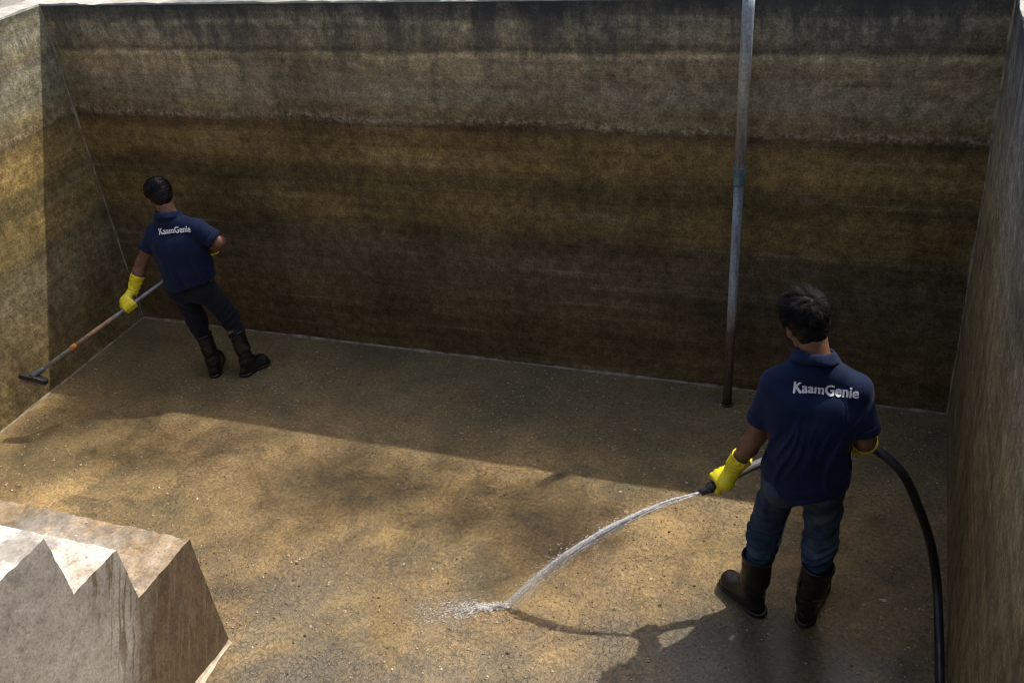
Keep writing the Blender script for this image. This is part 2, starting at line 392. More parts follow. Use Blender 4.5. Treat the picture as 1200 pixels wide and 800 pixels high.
# ------------------------------------------------------------------ steps
def build_steps():
    xs, xl = -2.80, X0
    prof = [(2.60, 0.0), (2.58, 0.70), (2.215, 0.70), (2.20, 0.985), (1.945, 0.985), (1.925, 1.29), (1.70, 1.29), (1.69, 1.59),
            (1.44, 1.59), (1.43, 1.88), (1.17, 1.88), (1.16, 2.14), (0.90, 2.14), (0.89, 2.385), (Y0, 2.385), (Y0, 0.0)]
    pts = []
    for i in range(len(prof)):
        a = Vector(prof[i]); b = Vector(prof[(i + 1) % len(prof)])
        if i >= len(prof) - 2: pts.append((a.x, a.y, True)); continue
        n = max(1, int((b - a).length / 0.022))
        for k in range(n):
            p = a + (b - a) * k / n
            pts.append((p.x, p.y, k == 0 or k == n - 0))
    bm = bmesh.new(); rows = []
    nx = 120
    xsl = [xs, xs - 0.006] + [xs + (xl - xs) * ((k / nx) ** 1.15) for k in range(2, nx + 1)]
    for xi_, x in enumerate(xsl):
        row = []
        for (y, z, corner) in pts:
            v = Vector((x, y, z))
            if z > 0.02 and y > Y0 + 0.01:
                d = mn.noise(v * 3.0) * 0.006 + mn.noise(v * 17.0) * 0.004 + mn.noise(v * 45) * 0.003
                v.z += d * (1.0 if z > 0.1 else 0); v.y += d * 0.8
                if z > .6: v.z += mn.noise(v * 60 + Vector((9, 0, 0))) * .005; v.y += mn.noise(v * 60) * .005
                if corner: v.z -= 0.002; v.y -= 0.002
            row.append(bm.verts.new(v))
        rows.append(row)
    N = len(pts)
    for k in range(len(rows) - 1):
        for q in range(N):
            bm.faces.new((rows[k][q], rows[k + 1][q], rows[k + 1][(q + 1) % N], rows[k][(q + 1) % N]))
    from mathutils.geometry import tessellate_polygon
    for tri in tessellate_polygon([[Vector((v.co.y, v.co.z, 0)) for v in rows[0]]]):
        bm.faces.new([rows[0][i] for i in tri])
    bmesh.ops.recalc_face_normals(bm, faces=bm.faces)
    o = from_bm('concrete_steps', bm, M_steps)
    tag(o, 'rough concrete steps with pale treads and water runs down the side, lower left', 'steps')
    seam(o, ((xs, 2.60, 0), (xs, Y0, 0)), 0.016, up=((1, 0, 0), (0, 0, 1)), seed=4, name='mortar_fillet', mat=plain('pale_fillet', (.42, .36, .27), 0.6, var=.4, vs=20, bump=.4))
    # crumbs of plaster lying on the treads
    bm = bmesh.new()
    rr = random.Random(3)
    for k in range(45):
        i = rr.choice([0, 1, 2])
        zt = (0.70, 0.985, 1.29)[i]; y = rr.uniform(*((2.24, 2.55), (1.96, 2.17), (1.73, 1.9))[i]); x = rr.uniform(-3.6, -2.83)
        r = rr.uniform(0.004, 0.014)
        q = bmesh.ops.create_icosphere(bm, subdivisions=1, radius=r)
        for v in q['verts']:
            v.co = Vector((v.co.x * rr.uniform(.7, 1.3), v.co.y * rr.uniform(.7, 1.3), v.co.z * 0.5)) + Vector((x, y, zt + r * 0.2))
    tag(from_bm('plaster_crumbs', bm, M_coping), 'loose pale plaster crumbs scattered on the step treads', 'rubble', kind='stuff')
build_steps()

# ------------------------------------------------------------------ pipe
def tube_pts(bm, pts, rads, seg=20, cap=True):
    """tube through points with parallel transport frames"""
    P = [Vector(p) for p in pts]; rows = []
    t0 = (P[1] - P[0]).normalized()
    nrm = t0.orthogonal().normalized()
    for i, p in enumerate(P):
        t = ((P[i + 1] if i + 1 < len(P) else p) - (P[i - 1] if i else p)).normalized()
        nrm = (nrm - t * nrm.dot(t)).normalized(); bn = t.cross(nrm)
        r = rads[i] if isinstance(rads, (list, tuple)) else rads
        rows.append([bm.verts.new(p + (nrm * math.cos(a) + bn * math.sin(a)) * r) for a in [2 * math.pi * k / seg for k in range(seg)]])
    for i in range(len(rows) - 1):
        for k in range(seg):
            bm.faces.new((rows[i][k], rows[i][(k + 1) % seg], rows[i + 1][(k + 1) % seg], rows[i + 1][k]))
    if cap:
        bm.faces.new(list(reversed(rows[0]))); bm.faces.new(rows[-1])
    return rows

def mat_pipe():
    n = NB('weathered_galvanised_pipe')
    x, y, z = n.sep()
    zz = n.math('ADD', z, n.math('MULTIPLY', n.math('SUBTRACT', n.noise(5, 5, .7, n.vscale((3, 3, 1))), .5), 0.35))
    c = n.ramp(n.math('DIVIDE', zz, 2.5), [(0.0, (.045, .028, .016)), (0.10, (.085, .055, .034)), (0.20, (.13, .085, .055)), (0.25, (.30, .28, .25)),
                                          (0.31, (.32, .37, .40)), (0.50, (.30, .36, .41)), (0.59, (.20, .25, .28)), (0.61, (.15, .13, .10)),
                                          (0.72, (.25, .215, .17)), (0.82, (.34, .29, .23)), (0.90, (.32, .34, .35)), (1.0, (.40, .43, .45))])
    s = n.noise(4, 6, .75, n.vscale((9, 9, .7)))
    c = n.mix(0.8, c, n.ramp(s, [(0.32, .35), (0.5, 1.0), (0.7, 1.6)]), 'MULTIPLY')
    c = n.mix(0.6, c, n.ramp(n.noise(60, 4, .7), [(0.3, .5), (0.7, 1.5)]), 'MULTIPLY')
    n.set('Base Color', c); n.set('Roughness', .62); n.set('Metallic', .15)
    n.bump(n.noise(45, 5, .7), .4, .004)
    return n.m
M_pipe = mat_pipe()
pb = Vector((-0.797, 5.079, 0.0)); pt = Vector((-0.750, 5.160, 2.425))
bm = bmesh.new(); pts = [pb + (pt - pb) * t for t in [k / 40 for k in range(41)]]
joint = pb + (pt - pb) * 0.618
tube_pts(bm, [p for p in pts if (p - pb).length < (joint - pb).length] + [joint], 0.027, 24)
lower_me = bm
pipe = from_bm('standing_pipe', lower_me, M_pipe, smooth=True)
tag(pipe, 'tall weathered metal pipe with rusty foot standing before the back wall', 'pipe')
bm = bmesh.new(); tube_pts(bm, [joint + (pt - joint) * (k / 20) for k in range(21)], 0.031, 24)
from_bm('upper_pipe', bm, M_pipe, pipe, True)
bm = bmesh.new(); d = (pt - pb).normalized()
tube_pts(bm, [joint - d * .06, joint - d * .055, joint - d * .02, joint + d * .04, joint + d * .05], [.028, .0315, .032, .032, .031], 24)
from_bm('coupling', bm, plain('teal_grey_coupling', (.09, .15, .16), .5, var=.5, vs=25), pipe, True)
bm = bmesh.new(); tube_pts(bm, [pb + Vector((0, 0, 0.0)), pb + Vector((0, 0, .012)), pb + Vector((0, 0, .014))], [.034, .034, .028], 24)
from_bm('foot_flange', bm, plain('rusty_flange', (.05, .035, .022), .8, var=.5), pipe, False)

# ------------------------------------------------------------------ SDF toolkit
def V3(*a): return np.array(a, dtype=np.float32)

class Field:
    def __init__(s, lo, hi, h):
        s.lo = np.array(lo, dtype=np.float32); s.h = h
        n = np.ceil((np.array(hi) - s.lo) / h).astype(int) + 1
        ax = [s.lo[i] + h * np.arange(n[i], dtype=np.float32) for i in range(3)]
        s.X, s.Y, s.Z = np.meshgrid(*ax, indexing='ij', sparse=True)
        s.shape = tuple(n)
        s.P = None
    def rel(s, c, F=None):
        X, Y, Z = s.X - c[0], s.Y - c[1], s.Z - c[2]
        if F is None: return X, Y, Z
        r = []
        for e in F: r.append(X * e[0] + Y * e[1] + Z * e[2])
        return r
    def cap(s, a, b, ra, rb):
        a = np.array(a, dtype=np.float32); b = np.array(b, dtype=np.float32)
        X, Y, Z = s.X - a[0], s.Y - a[1], s.Z - a[2]
        d = b - a; L = float(d @ d) + 1e-9
        t = np.clip((X * d[0] + Y * d[1] + Z * d[2]) / L, 0, 1)
        return np.sqrt((X - t * d[0]) ** 2 + (Y - t * d[1]) ** 2 + (Z - t * d[2]) ** 2) - (ra + (rb - ra) * t)
    def ell(s, c, r, F=None):
        x, y, z = s.rel(c, F)
        k0 = np.sqrt((x / r[0]) ** 2 + (y / r[1]) ** 2 + (z / r[2]) ** 2) + 1e-6
        k1 = np.sqrt((x / r[0] ** 2) ** 2 + (y / r[1] ** 2) ** 2 + (z / r[2] ** 2) ** 2) + 1e-6
        return k0 * (k0 - 1) / k1
    def ecap(s, a, b, ra, rb, F):
        """capsule with elliptical cross-section: ra, rb = (half width along F[0], half depth along F[1])"""
        a = np.array(a, dtype=np.float32); b = np.array(b, dtype=np.float32)
        X, Y, Z = s.X - a[0], s.Y - a[1], s.Z - a[2]
        d = b - a; L = float(d @ d) + 1e-9
        t = np.clip((X * d[0] + Y * d[1] + Z * d[2]) / L, 0, 1)
        X = X - t * d[0]; Y = Y - t * d[1]; Z = Z - t * d[2]
        w_ = ra[0] + (rb[0] - ra[0]) * t; dp = ra[1] + (rb[1] - ra[1]) * t
        q0 = X * F[0][0] + Y * F[0][1] + Z * F[0][2]
        q1 = X * F[1][0] + Y * F[1][1] + Z * F[1][2]
        q2 = X * F[2][0] + Y * F[2][1] + Z * F[2][2]
        k0 = np.sqrt((q0 / w_) ** 2 + (q1 / dp) ** 2 + (q2 / dp) ** 2) + 1e-6
        k1 = np.sqrt((q0 / w_ ** 2) ** 2 + (q1 / dp ** 2) ** 2 + (q2 / dp ** 2) ** 2) + 1e-6
        return k0 * (k0 - 1) / k1
    def plane(s, c, n):
        n = np.array(n, dtype=np.float32); n = n / np.linalg.norm(n)
        return (s.X - c[0]) * n[0] + (s.Y - c[1]) * n[1] + (s.Z - c[2]) * n[2]

def sm(a, b, k=0.03):
    h = np.clip(0.5 + 0.5 * (b - a) / k, 0, 1)
    return b + (a - b) * h - k * h * (1 - h)
def smx(a, b, k=0.01): return -sm(-a, -b, k)

OFF = np.array([(i, j, k) for i in (0, 1) for j in (0, 1) for k in (0, 1)])
EDG = [(a, b) for a in range(8) for b in range(a + 1, 8) if bin(a ^ b).count('1') == 1]
def mesh_field(F, V, name='m'):
    V = np.broadcast_to(V, F.shape).astype(np.float32)
    V = V.copy(); big = 1.0
    V[0], V[-1], V[:, 0], V[:, -1], V[:, :, 0], V[:, :, -1] = (big,) * 6
    ins = V < 0
    n = F.shape
    cnt = np.zeros((n[0] - 1, n[1] - 1, n[2] - 1), dtype=np.int8)
    for o in OFF:
        cnt += ins[o[0]:n[0] - 1 + o[0], o[1]:n[1] - 1 + o[1], o[2]:n[2] - 1 + o[2]]
    act = (cnt > 0) & (cnt < 8)
    ids = np.argwhere(act)
    num = -np.ones(act.shape, dtype=np.int64); num[act] = np.arange(len(ids))
    vals = np.stack([V[ids[:, 0] + o[0], ids[:, 1] + o[1], ids[:, 2] + o[2]] for o in OFF], 1)
    acc = np.zeros((len(ids), 3)); c = np.zeros(len(ids))
    for a, b in EDG:
        fa, fb = vals[:, a], vals[:, b]
        cr = (fa < 0) != (fb < 0)
        den = np.where(cr, fa - fb, 1.0)
        t = np.where(cr, fa / den, 0)
        p = OFF[a] + t[:, None] * (OFF[b] - OFF[a])
        acc += p * cr[:, None]; c += cr
    verts = (ids + acc / c[:, None]) * F.h + F.lo
    faces = []
    for ax in range(3):
        u, v = (ax + 1) % 3, (ax + 2) % 3
        sl0 = [slice(1, -1)] * 3; sl1 = [slice(1, -1)] * 3
        sl0[ax] = slice(0, n[ax] - 1); sl1[ax] = slice(1, n[ax])
        A, B = ins[tuple(sl0)], ins[tuple(sl1)]
        e = np.argwhere(A != B)
        if not len(e): continue
        flag = A[e[:, 0], e[:, 1], e[:, 2]]
        base = e.copy(); base[:, u] += 1; base[:, v] += 1
        def cell(du, dv):
            q = base.copy(); q[:, u] += du; q[:, v] += dv
            return num[q[:, 0], q[:, 1], q[:, 2]]
        q = np.stack([cell(-1, -1), cell(0, -1), cell(0, 0), cell(-1, 0)], 1)
        q[~flag] = q[~flag][:, ::-1]
        faces.append(q)
    faces = np.concatenate(faces)
    me = bpy.data.meshes.new(name)
    me.from_pydata(verts.tolist(), [], faces.tolist())
    # light smoothing of grid stair-steps
    bm = bmesh.new(); bm.from_mesh(me)
    bmesh.ops.smooth_vert(bm, verts=bm.verts, factor=0.5, use_axis_x=True, use_axis_y=True, use_axis_z=True)
    bm.to_mesh(me); bm.free()
    return me

def sn(F, freq, seed, warp=0.0):
    """cheap smooth noise, -1..1, from summed sinusoids over the grid; freq = (fx,fy,fz) cycles per metre"""
    r = np.random.RandomState(seed); out = 0
    for k in range(7):
        d = r.normal(size=3); d /= np.linalg.norm(d); d = d * np.array(freq) * (0.6 + 0.8 * r.rand()) * 6.283
        out = out + np.sin(F.X * d[0] + F.Y * d[1] + F.Z * d[2] + r.rand() * 6.28 + 1.3 * np.sin(F.X * d[1] * .4 + F.Z * d[0] * .4 + r.rand() * 6))
    return (out / 3.2).astype(np.float32)

def unit(v): v = np.array(v, dtype=np.float64); return v / np.linalg.norm(v)
def frame(right, up):
    u = unit(up); r = np.array(right, dtype=float); r = unit(r - u * (r @ u)); f = np.cross(u, r)
    return [r, f, u]

# ------------------------------------------------------------------ materials for people
def mat_skin():
    n = NB('brown_skin')
    c = n.ramp(n.noise(25, 4), [(0.3, (.135, .062, .036)), (0.7, (.20, .098, .058))])
    c = n.mix(0.3, c, n.ramp(n.noise(180, 3), [(0.3, .7), (0.7, 1.2)]), 'MULTIPLY')
    n.set('Base Color', c); n.set('Roughness', .48)
    n.set('Subsurface Weight', 0.06); n.set('Subsurface Radius', (0.01, 0.004, 0.002))
    n.b.inputs['Subsurface Scale'].default_value = 0.5
    n.bump(n.noise(260, 3), .2, .002)
    return n.m
def mat_cloth(name, col, weave=900, sheen=.10, var=.3, wr=14, wd=.006):
    n = NB(name)
    f = n.noise(9, 5, .65)
    c = n.ramp(f, [(0.3, tuple(k * (1 - var) for k in col)), (0.7, tuple(k * (1 + var) for k in col))])
    c = n.mix(.4, c, n.ramp(n.noise(weave * .4, 2), [(0.3, .6), (0.7, 1.4)]), 'MULTIPLY')
    n.set('Base Color', c); n.set('Roughness', .85)
    n.set('Sheen Weight', sheen); n.set('Sheen Roughness', .5)
    n.b.inputs['Sheen Tint'].default_value = (.45, .55, .9, 1)
    n.set('Specular IOR Level', .2)
    b = n.bump(n.noise(wr, 4, .6, dist=1.0), .35, wd)
    n.bump(n.noise(weave, 2), .25, .0015, b)
    return n.m
def mat_jeans():
    n = NB('dark_blue_denim')
    f = n.noise(8, 5, .65)
    c = n.ramp(f, [(0.3, (.014, .028, .056)), (0.52, (.030, .058, .105)), (0.72, (.085, .13, .18))])
    tw = n.noise(3, 4, .7, n.vscale((5, 5, 40)))
    c = n.mix(.5, c, n.ramp(tw, [(0.35, .55), (0.65, 1.5)]), 'MULTIPLY')
    z = n.sep()[2]
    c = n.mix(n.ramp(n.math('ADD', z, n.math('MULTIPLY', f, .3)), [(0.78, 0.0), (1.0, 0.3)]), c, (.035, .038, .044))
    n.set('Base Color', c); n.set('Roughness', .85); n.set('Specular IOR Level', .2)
    b = n.bump(tw, .5, .008); n.bump(n.noise(500, 2), .3, .0015, b)
    return n.m
def mat_boot():
    n = NB('muddy_black_rubber')
    md = n.noise(11, 6, .72)
    c = n.ramp(md, [(0.42, (.006, .006, .0065)), (0.62, (.012, .009, .007)), (0.78, (.045, .028, .016))])
    n.set('Base Color', c); n.set('Roughness', n.ramp(md, [(0.4, .22), (0.65, .75)]))
    n.bump(n.noise(40, 4), .25, .004)
    return n.m
def mat_glove():
    n = NB('yellow_rubber_glove')
    c = n.ramp(n.noise(20, 4), [(0.3, (.60, .50, .012)), (0.7, (.80, .70, .020))])
    n.set('Base Color', c); n.set('Roughness', .42)
    n.set('Subsurface Weight', .08); n.set('Subsurface Radius', (0.01, 0.01, 0.003))
    n.bump(n.noise(55, 4, dist=1.0), .35, .006)
    return n.m
def mat_hair():
    n = NB('black_hair')
    n.set('Base Color', (.0055, .005, .005)); n.set('Roughness', .5); n.set('Specular IOR Level', .22)
    n.bump(n.noise(120, 3), .4, .004)
    return n.m
M_skin = mat_skin(); M_jeans = mat_jeans(); M_boot = mat_boot(); M_glove = mat_glove(); M_hair = mat_hair()
M_shirt = mat_cloth('navy_pique_shirt', (.0065, .014, .044))
M_trous = mat_cloth('black_track_trousers', (.010, .011, .016), sheen=.1)
M_white = plain('white_print', (.80, .80, .80), .7, var=.04, bump=0)
M_eye = plain('eye_white', (.7, .68, .64), .2, var=.02, bump=0)
M_iris = plain('dark_iris', (.02, .012, .008), .15, var=.1, bump=0)
M_mouth = plain('lip_skin', (.17, .065, .05), .5, var=.1, bump=0)

# ------------------------------------------------------------------ person builder
def make_person(J, label, seed, trous_mat, sc=1.0, hair_long=True):
    """J: joints in metres; every garment is its own mesh under one continuous body"""
    A = {k: np.array(v, dtype=float) for k, v in J.items() if not isinstance(v, dict)}
    jp = np.array([A[p + q] for p in ('sh', 'el', 'wr', 'ha', 'hip', 'kn', 'an', 'to') for q in 'LR'] + [A['head'], A['neck']])
    shc = (A['shL'] + A['shR']) / 2; hpc = (A['hipL'] + A['hipR']) / 2
    up = unit(A['neck'] - hpc)
    FT = frame(A['shR'] - A['shL'], up)            # right, forward, up
    FP = frame(A['hipR'] - A['hipL'], up)
    r_, f_, u_ = FT
    def tp(x, y, z, base=shc, F=FT): return base + sc * (x * F[0] + y * F[1] + z * F[2])
    # ---- head frame
    hf = unit(A['face']); hu = np.array([0, 0, 1.0]); hu = unit(hu - hf * (hu @ hf) + 0.0 * hf)
    hr = np.cross(hf, hu); FH = [hr, hf, hu]; hc = A['head']
    def hp(x, y, z): return hc + sc * (x * hr + y * hf + z * hu)
    tv = A['neck'] - shc
    # ---- body field
    lo = jp.min(0) - 0.17
    hi = jp.max(0) + 0.19
    hi[2] = hc[2] + 0.16; lo[2] = -0.02
    G = Field(lo, hi, 0.0075)
    tl = np.linalg.norm(shc - hpc)
    def torso(F, g, skirt=None):
        """trunk; g = clothing ease"""
        ch = shc - u_ * 0.10 * sc
        mid = shc + (hpc - shc) * 0.62
        d = F.ecap(ch, shc - u_ * 0.26 * sc, (.168 * sc + g, .098 * sc + g), (.155 * sc + g, .100 * sc + g), FT)
        d = sm(d, F.ecap(mid + u_ * .04, hpc + u_ * 0.04, (.142 * sc + g, .100 * sc + g), (.158 * sc + g, .108 * sc + g), FP), .07)
        # shoulder yoke, trapezius slope and blades
        for k, s in (('shL', -1), ('shR', 1)):
            d = sm(d, F.cap(A['neck'] - u_ * 0.070 * sc, A[k] - u_ * .008, .056 * sc + g, .046 * sc + g), .05)
            d = sm(d, F.ell(tp(s * .085, -.055, -.12), (.075 * sc + g, .045 * sc + g, .10 * sc + g), FT), .04)
            d = sm(d, F.ell(tp(s * .07, .055, -.11), (.08 * sc + g, .05 * sc + g, .075 * sc + g), FT), .04)
        return d
    d = torso(G, 0)
    # neck and head
    hd = G.ell(hp(0, -.012, .030), (.074 * sc, .094 * sc, .088 * sc), FH)
    hd = sm(hd, G.ell(hp(0, .030, -.035), (.058 * sc, .058 * sc, .083 * sc), FH), .03)
    hd = sm(hd, G.ell(hp(0, .052, -.092), (.034 * sc, .030 * sc, .025 * sc), FH), .025)
    hd = sm(hd, G.cap(hp(0, -.040, -.03), A['neck'] - u_ * .02, .058 * sc, .060 * sc), .03)
    d = sm(d, hd, .04)
    # arms
    for s in ('L', 'R'):
        sh, el, wr = A['sh' + s], A['el' + s], A['wr' + s]
        d = sm(d, G.cap(sh, sh + (el - sh) * .5, .056 * sc, .047 * sc), .035)
        d = sm(d, G.cap(sh + (el - sh) * .4, el, .047 * sc, .040 * sc), .02)
        fm = el + (wr - el) * .35
        d = sm(d, G.cap(el, fm, .040 * sc, .043 * sc), .02)
        d = sm(d, G.cap(fm, wr, .042 * sc, .027 * sc), .02)
        d = sm(d, G.cap(wr, A['ha' + s], .026 * sc, .022 * sc), .01)
        # legs
        hpj, kn, an, to = A['hip' + s], A['kn' + s], A['an' + s], A['to' + s]
        d = sm(d, G.cap(hpj, kn, .080 * sc, .052 * sc), .03)
        cf = kn + (an - kn) * .3
        d = sm(d, G.cap(kn, cf, .050 * sc, .052 * sc), .02)
        d = sm(d, G.cap(cf, an, .050 * sc, .034 * sc), .02)
        d = sm(d, G.cap(an - (0, 0, .03), to - (to - an) * .35, .030 * sc, .020 * sc), .02)
    body = link('person', mesh_field(G, d, 'person'), M_skin)
    tag(body, label, 'person')
    # ---- refine head: a fine mesh is part of the same body where it counts: face features merged below
    # nose, ears, lips, brows built in a finer field and kept as parts
    H = Field(hc - 0.17, hc + 0.17, 0.003)
    face = H.ell(hp(0, .030, -.035), (.0592 * sc, .0592 * sc, .084 * sc), FH)
    nose = sm(H.cap(hp(0, .083, .002), hp(0, .101, -.030), .008 * sc, .011 * sc), H.ell(hp(0, .093, -.036), (.016 * sc, .011 * sc, .008 * sc), FH), .012)
    link('nose', mesh_field(H, nose, 'nose'), M_skin, body)
    lips = sm(H.ell(hp(0, .084, -.062), (.022 * sc, .008 * sc, .005 * sc), FH), H.ell(hp(0, .083, -.070), (.019 * sc, .008 * sc, .006 * sc), FH), .004)
    link('mouth', mesh_field(H, lips, 'mouth'), M_mouth, body)
    for s in (-1, 1):
        ear = H.ell(hp(s * .077, -.010, -.010), (.008 * sc, .019 * sc, .031 * sc), FH)
        ear = smx(ear, -H.ell(hp(s * .086, -.006, -.006), (.007 * sc, .010 * sc, .018 * sc), FH), .004)
        ear = sm(ear, H.cap(hp(s * .070, -.004, -.005), hp(s * .072, .0, -.030), .008 * sc, .008 * sc), .008)
        link('ear', mesh_field(H, ear, 'ear'), M_skin, body)
        e = H.ell(hp(s * .030, .072, .006), (.0125 * sc, .0125 * sc, .010 * sc), FH)
        eo = link('eye', mesh_field(H, e, 'eye'), M_eye, body)
        link('iris', mesh_field(H, H.ell(hp(s * .030, .0805, .006), (.0055 * sc, .005 * sc, .0055 * sc), FH), 'iris'), M_iris, eo)
        br = H.cap(hp(s * .014, .083, .026), hp(s * .044, .072, .030), .0055 * sc, .004 * sc)
        link('eyebrow', mesh_field(H, br, 'eyebrow'), M_hair, body)
    # ---- hair
    cran = sm(H.ell(hp(0, -.014, .028), (.089 * sc, .104 * sc, .0945 * sc), FH), H.ell(hp(0, -.052, -.035), (.062 * sc, .050 * sc, .055 * sc), FH), .03)
    lp1 = unit(hu * .85 - hf * .55)                      # hairline: high at the brow, low at the nape
    hl = -H.plane(hp(0, .088, .060), hu * .62 - hf * .62)
    nape = -H.plane(hp(0, 0, -.088), hu)
    fr = sn(H, (45, 45, 45), seed) * .0012
    hr_d = smx(smx(cran + sn(H, (14, 14, 14), seed + 1) * .0025 + fr, hl, .012), nape + fr, .008)
    # cut-out round the ears
    for s in (-1, 1):
        hr_d = smx(hr_d, -H.ell(hp(s * .082, .004, -.020), (.03 * sc, .022 * sc, .036 * sc), FH), .006)
    hair = link('hair', mesh_field(H, hr_d, 'hair'), M_hair, body)
    rr = random.Random(seed)
    bm = bmesh.new()
    hrV, hfV, huV = Vector(hr), Vector(hf), Vector(hu)
    cen = Vector(hp(0, -.014, .028)); crown = (huV * .8 - hfV * .6).normalized()
    def on_scalp(dv):
        lx, ly, lz = dv.x * .086 * sc, dv.y * .101 * sc, dv.z * .091 * sc
        if (ly / sc - .102) * -.62 + (lz / sc - .032) * .62 < -.004: return None
        if lz / sc < -.092: return None
        if abs(lx) > .06 * sc and -.02 < ly / sc < .03 and lz / sc < -.02: return None
        p = cen + hrV * lx + hfV * ly + huV * lz
        nrm = (hrV * dv.x / .090 + hfV * dv.y / .101 + huV * dv.z / .091).normalized()
        return p, nrm, lz / sc / .091
    ncl = 0
    while ncl < (620 if hair_long else 480):
        dv = Vector((rr.gauss(0, 1), rr.gauss(0, 1), rr.gauss(0, 1) + .35)).normalized()
        r0 = on_scalp(dv)
        if not r0: continue
        p, nrm, tz_ = r0; top = max(0.0, tz_)
        fl = (p - cen).normalized(); fl = fl - crown * fl.dot(crown)
        if fl.length < .05: fl = hfV.copy()
        fl = fl.normalized() + hfV * 1.1 * top + hrV * .6 * top * math.sin(seed) - huV * .5 * (1 - top) + Vector((rr.gauss(0, .42), rr.gauss(0, .42), rr.gauss(0, .42))) * (.35 + top)
        fl = (fl - nrm * fl.dot(nrm)).normalized()
        L_ = sc * ((rr.uniform(.018, .030) + rr.uniform(.006, .034) * top) if hair_long else rr.uniform(.012, .026))
        lf = rr.uniform(.10, .75) * (.25 + .75 * top) * (1 if hair_long else .5)
        curl = rr.gauss(0, .35)
        for q in range(15):
            d2 = (dv + Vector((rr.gauss(0, .075), rr.gauss(0, .075), rr.gauss(0, .075)))).normalized()
            r1 = on_scalp(d2)
            if not r1: continue
            p1, n1, _ = r1; side = fl.cross(n1).normalized()
            ls = L_ * rr.uniform(.75, 1.15); wd = rr.uniform(.0007, .0013) * sc; prev = None
            tipc = p + fl * L_ * .9 + nrm * L_ * lf * .9
            for k in range(5):
                t = k / 4
                q_ = p1 + fl * ls * t + n1 * (ls * lf * math.sin(t * 2.0) + .0015) + side * curl * ls * t * t
                q_ = q_.lerp(tipc + side * curl * L_ * .8 + n1 * .001, .55 * t * t)
                wk = wd * (1 - t * .85)
                ring = [bm.verts.new(q_ + side * wk), bm.verts.new(q_ - side * wk), bm.verts.new(q_ + n1 * wk)]
                if prev:
                    for a in range(3): bm.faces.new((prev[a], prev[(a + 1) % 3], ring[(a + 1) % 3], ring[a]))
                prev = ring
        ncl += 1
    from_bm('hair_strands', bm, M_hair, hair, True)
    # short beard shadow along the jaw
    bd = smx(sm(H.ell(hp(0, .032, -.037), (.0605 * sc, .0595 * sc, .085 * sc), FH), H.ell(hp(0, .052, -.092), (.0355 * sc, .0315 * sc, .0265 * sc), FH), .025),
             H.plane(hp(0, .06, -.052), hu - hf * .12) , .006)
    bd = smx(bd, H.plane(hp(0, .012, -.05), -hf), .01)
    bd = smx(bd, -H.ell(hp(0, .09, -.066), (.026 * sc, .03 * sc, .016 * sc), FH), .006)
    link('beard', mesh_field(H, bd + fr * .3, 'beard'), M_hair, body)

    # ---- shirt
    hemc, hemn = A['hem'], unit(A['hemn'])
    S = Field(np.minimum(np.minimum(A['shL'], A['shR']), hemc) - (.28, .24, .42 - .30), np.maximum(np.maximum(A['shL'], A['shR']), hemc) + (.28, .24, .17), 0.0055)
    d = torso(S, .016)
    low = hemc - hemn * .04
    d = sm(d, S.ecap(shc + (hpc - shc) * .42, low, (.160 * sc, .122 * sc), A['skirt'], FP), .05)
    cuts = []
    for s in ('L', 'R'):
        sh, el = A['sh' + s], A['el' + s]; ad = unit(el - sh)
        sl = sh + ad * (A['sleeve'][0] + .05) * sc
        d = sm(d, S.cap(sh + ad * .02, sl, .062 * sc, .064 * sc), .035)
        cuts.append((sh + ad * A['sleeve'][0] * sc, ad, sh))
    # folds
    X, Y, Z = S.rel(shc, FT)
    down = np.clip((-Z - .12) / .3, 0, 1)
    rs = np.random.RandomState(seed)
    folds = 0
    fan = A['fan']
    for k in range(9):
        x0 = fan[0] + fan[1] * (k - 4) + rs.uniform(-.012, .012); slope = fan[2] + fan[3] * (k - 4) + rs.uniform(-.12, .12)
        off = X - x0 - slope * (-Z - .12) + .012 * np.sin(Z * 17 + k)
        wdt = .0052 + .009 * np.clip(-Z - .1, 0, .5) / .5
        folds = folds + np.exp(-(off / wdt) ** 2) * rs.uniform(.4, 1.0) * np.clip((-Z - rs.uniform(.05, .16)) / .1, 0, 1) * np.clip((rs.uniform(.32, .52) + Z) / .12, 0, 1)
    low2 = np.clip((-Z - .30) / .12, 0, 1)
    hz = np.sin((Z + .10 * X * np.sin(seed)) * 95 + 3 * sn(S, (3, 3, 3), seed + 9)) * sn(S, (4, 4, 6), seed + 3)
    tX, tY, tZ = S.rel(A['txt'], FT)
    folds = folds * (1 - np.exp(-(tZ / .045) ** 4) * np.exp(-(tX / .15) ** 6))
    d = d - folds * .017 * sc + low2 * hz * .0045 + sn(S, (7, 7, 4), seed + 5) * .0032
    core = d + .0095
    hemp = S.plane(hemc, -hemn) + .004 * np.sin(X * 30)
    out = smx(d, hemp, .004)
    cav = np.maximum(core, S.plane(hemc + hemn * .05, hemn))
    for c, n_, sh in cuts:
        # cut only the sleeve: near the arm axis
        pl = np.maximum(S.plane(c, n_), S.cap(c - n_ * .02, c + n_ * .12, .088 * sc, .088 * sc))
        out = np.maximum(out, -np.maximum(-S.plane(c, n_), S.cap(c - n_ * .02, c + n_ * .14, .092 * sc, .092 * sc))) if True else out
        cc = np.maximum(S.cap(c - n_ * .035, c + n_ * .05, .062 * sc, .062 * sc), -S.plane(c - n_ * .03, n_))
        cav = np.minimum(cav, cc)
    out = np.maximum(out, -cav)
    nk = A['neck']
    out = np.maximum(out, -S.cap(nk - u_ * .01, nk + u_ * .12, .058 * sc, .085 * sc))
    shirt_me = mesh_field(S, out, 'shirt')
    shirt = link('shirt', shirt_me, M_shirt, body)
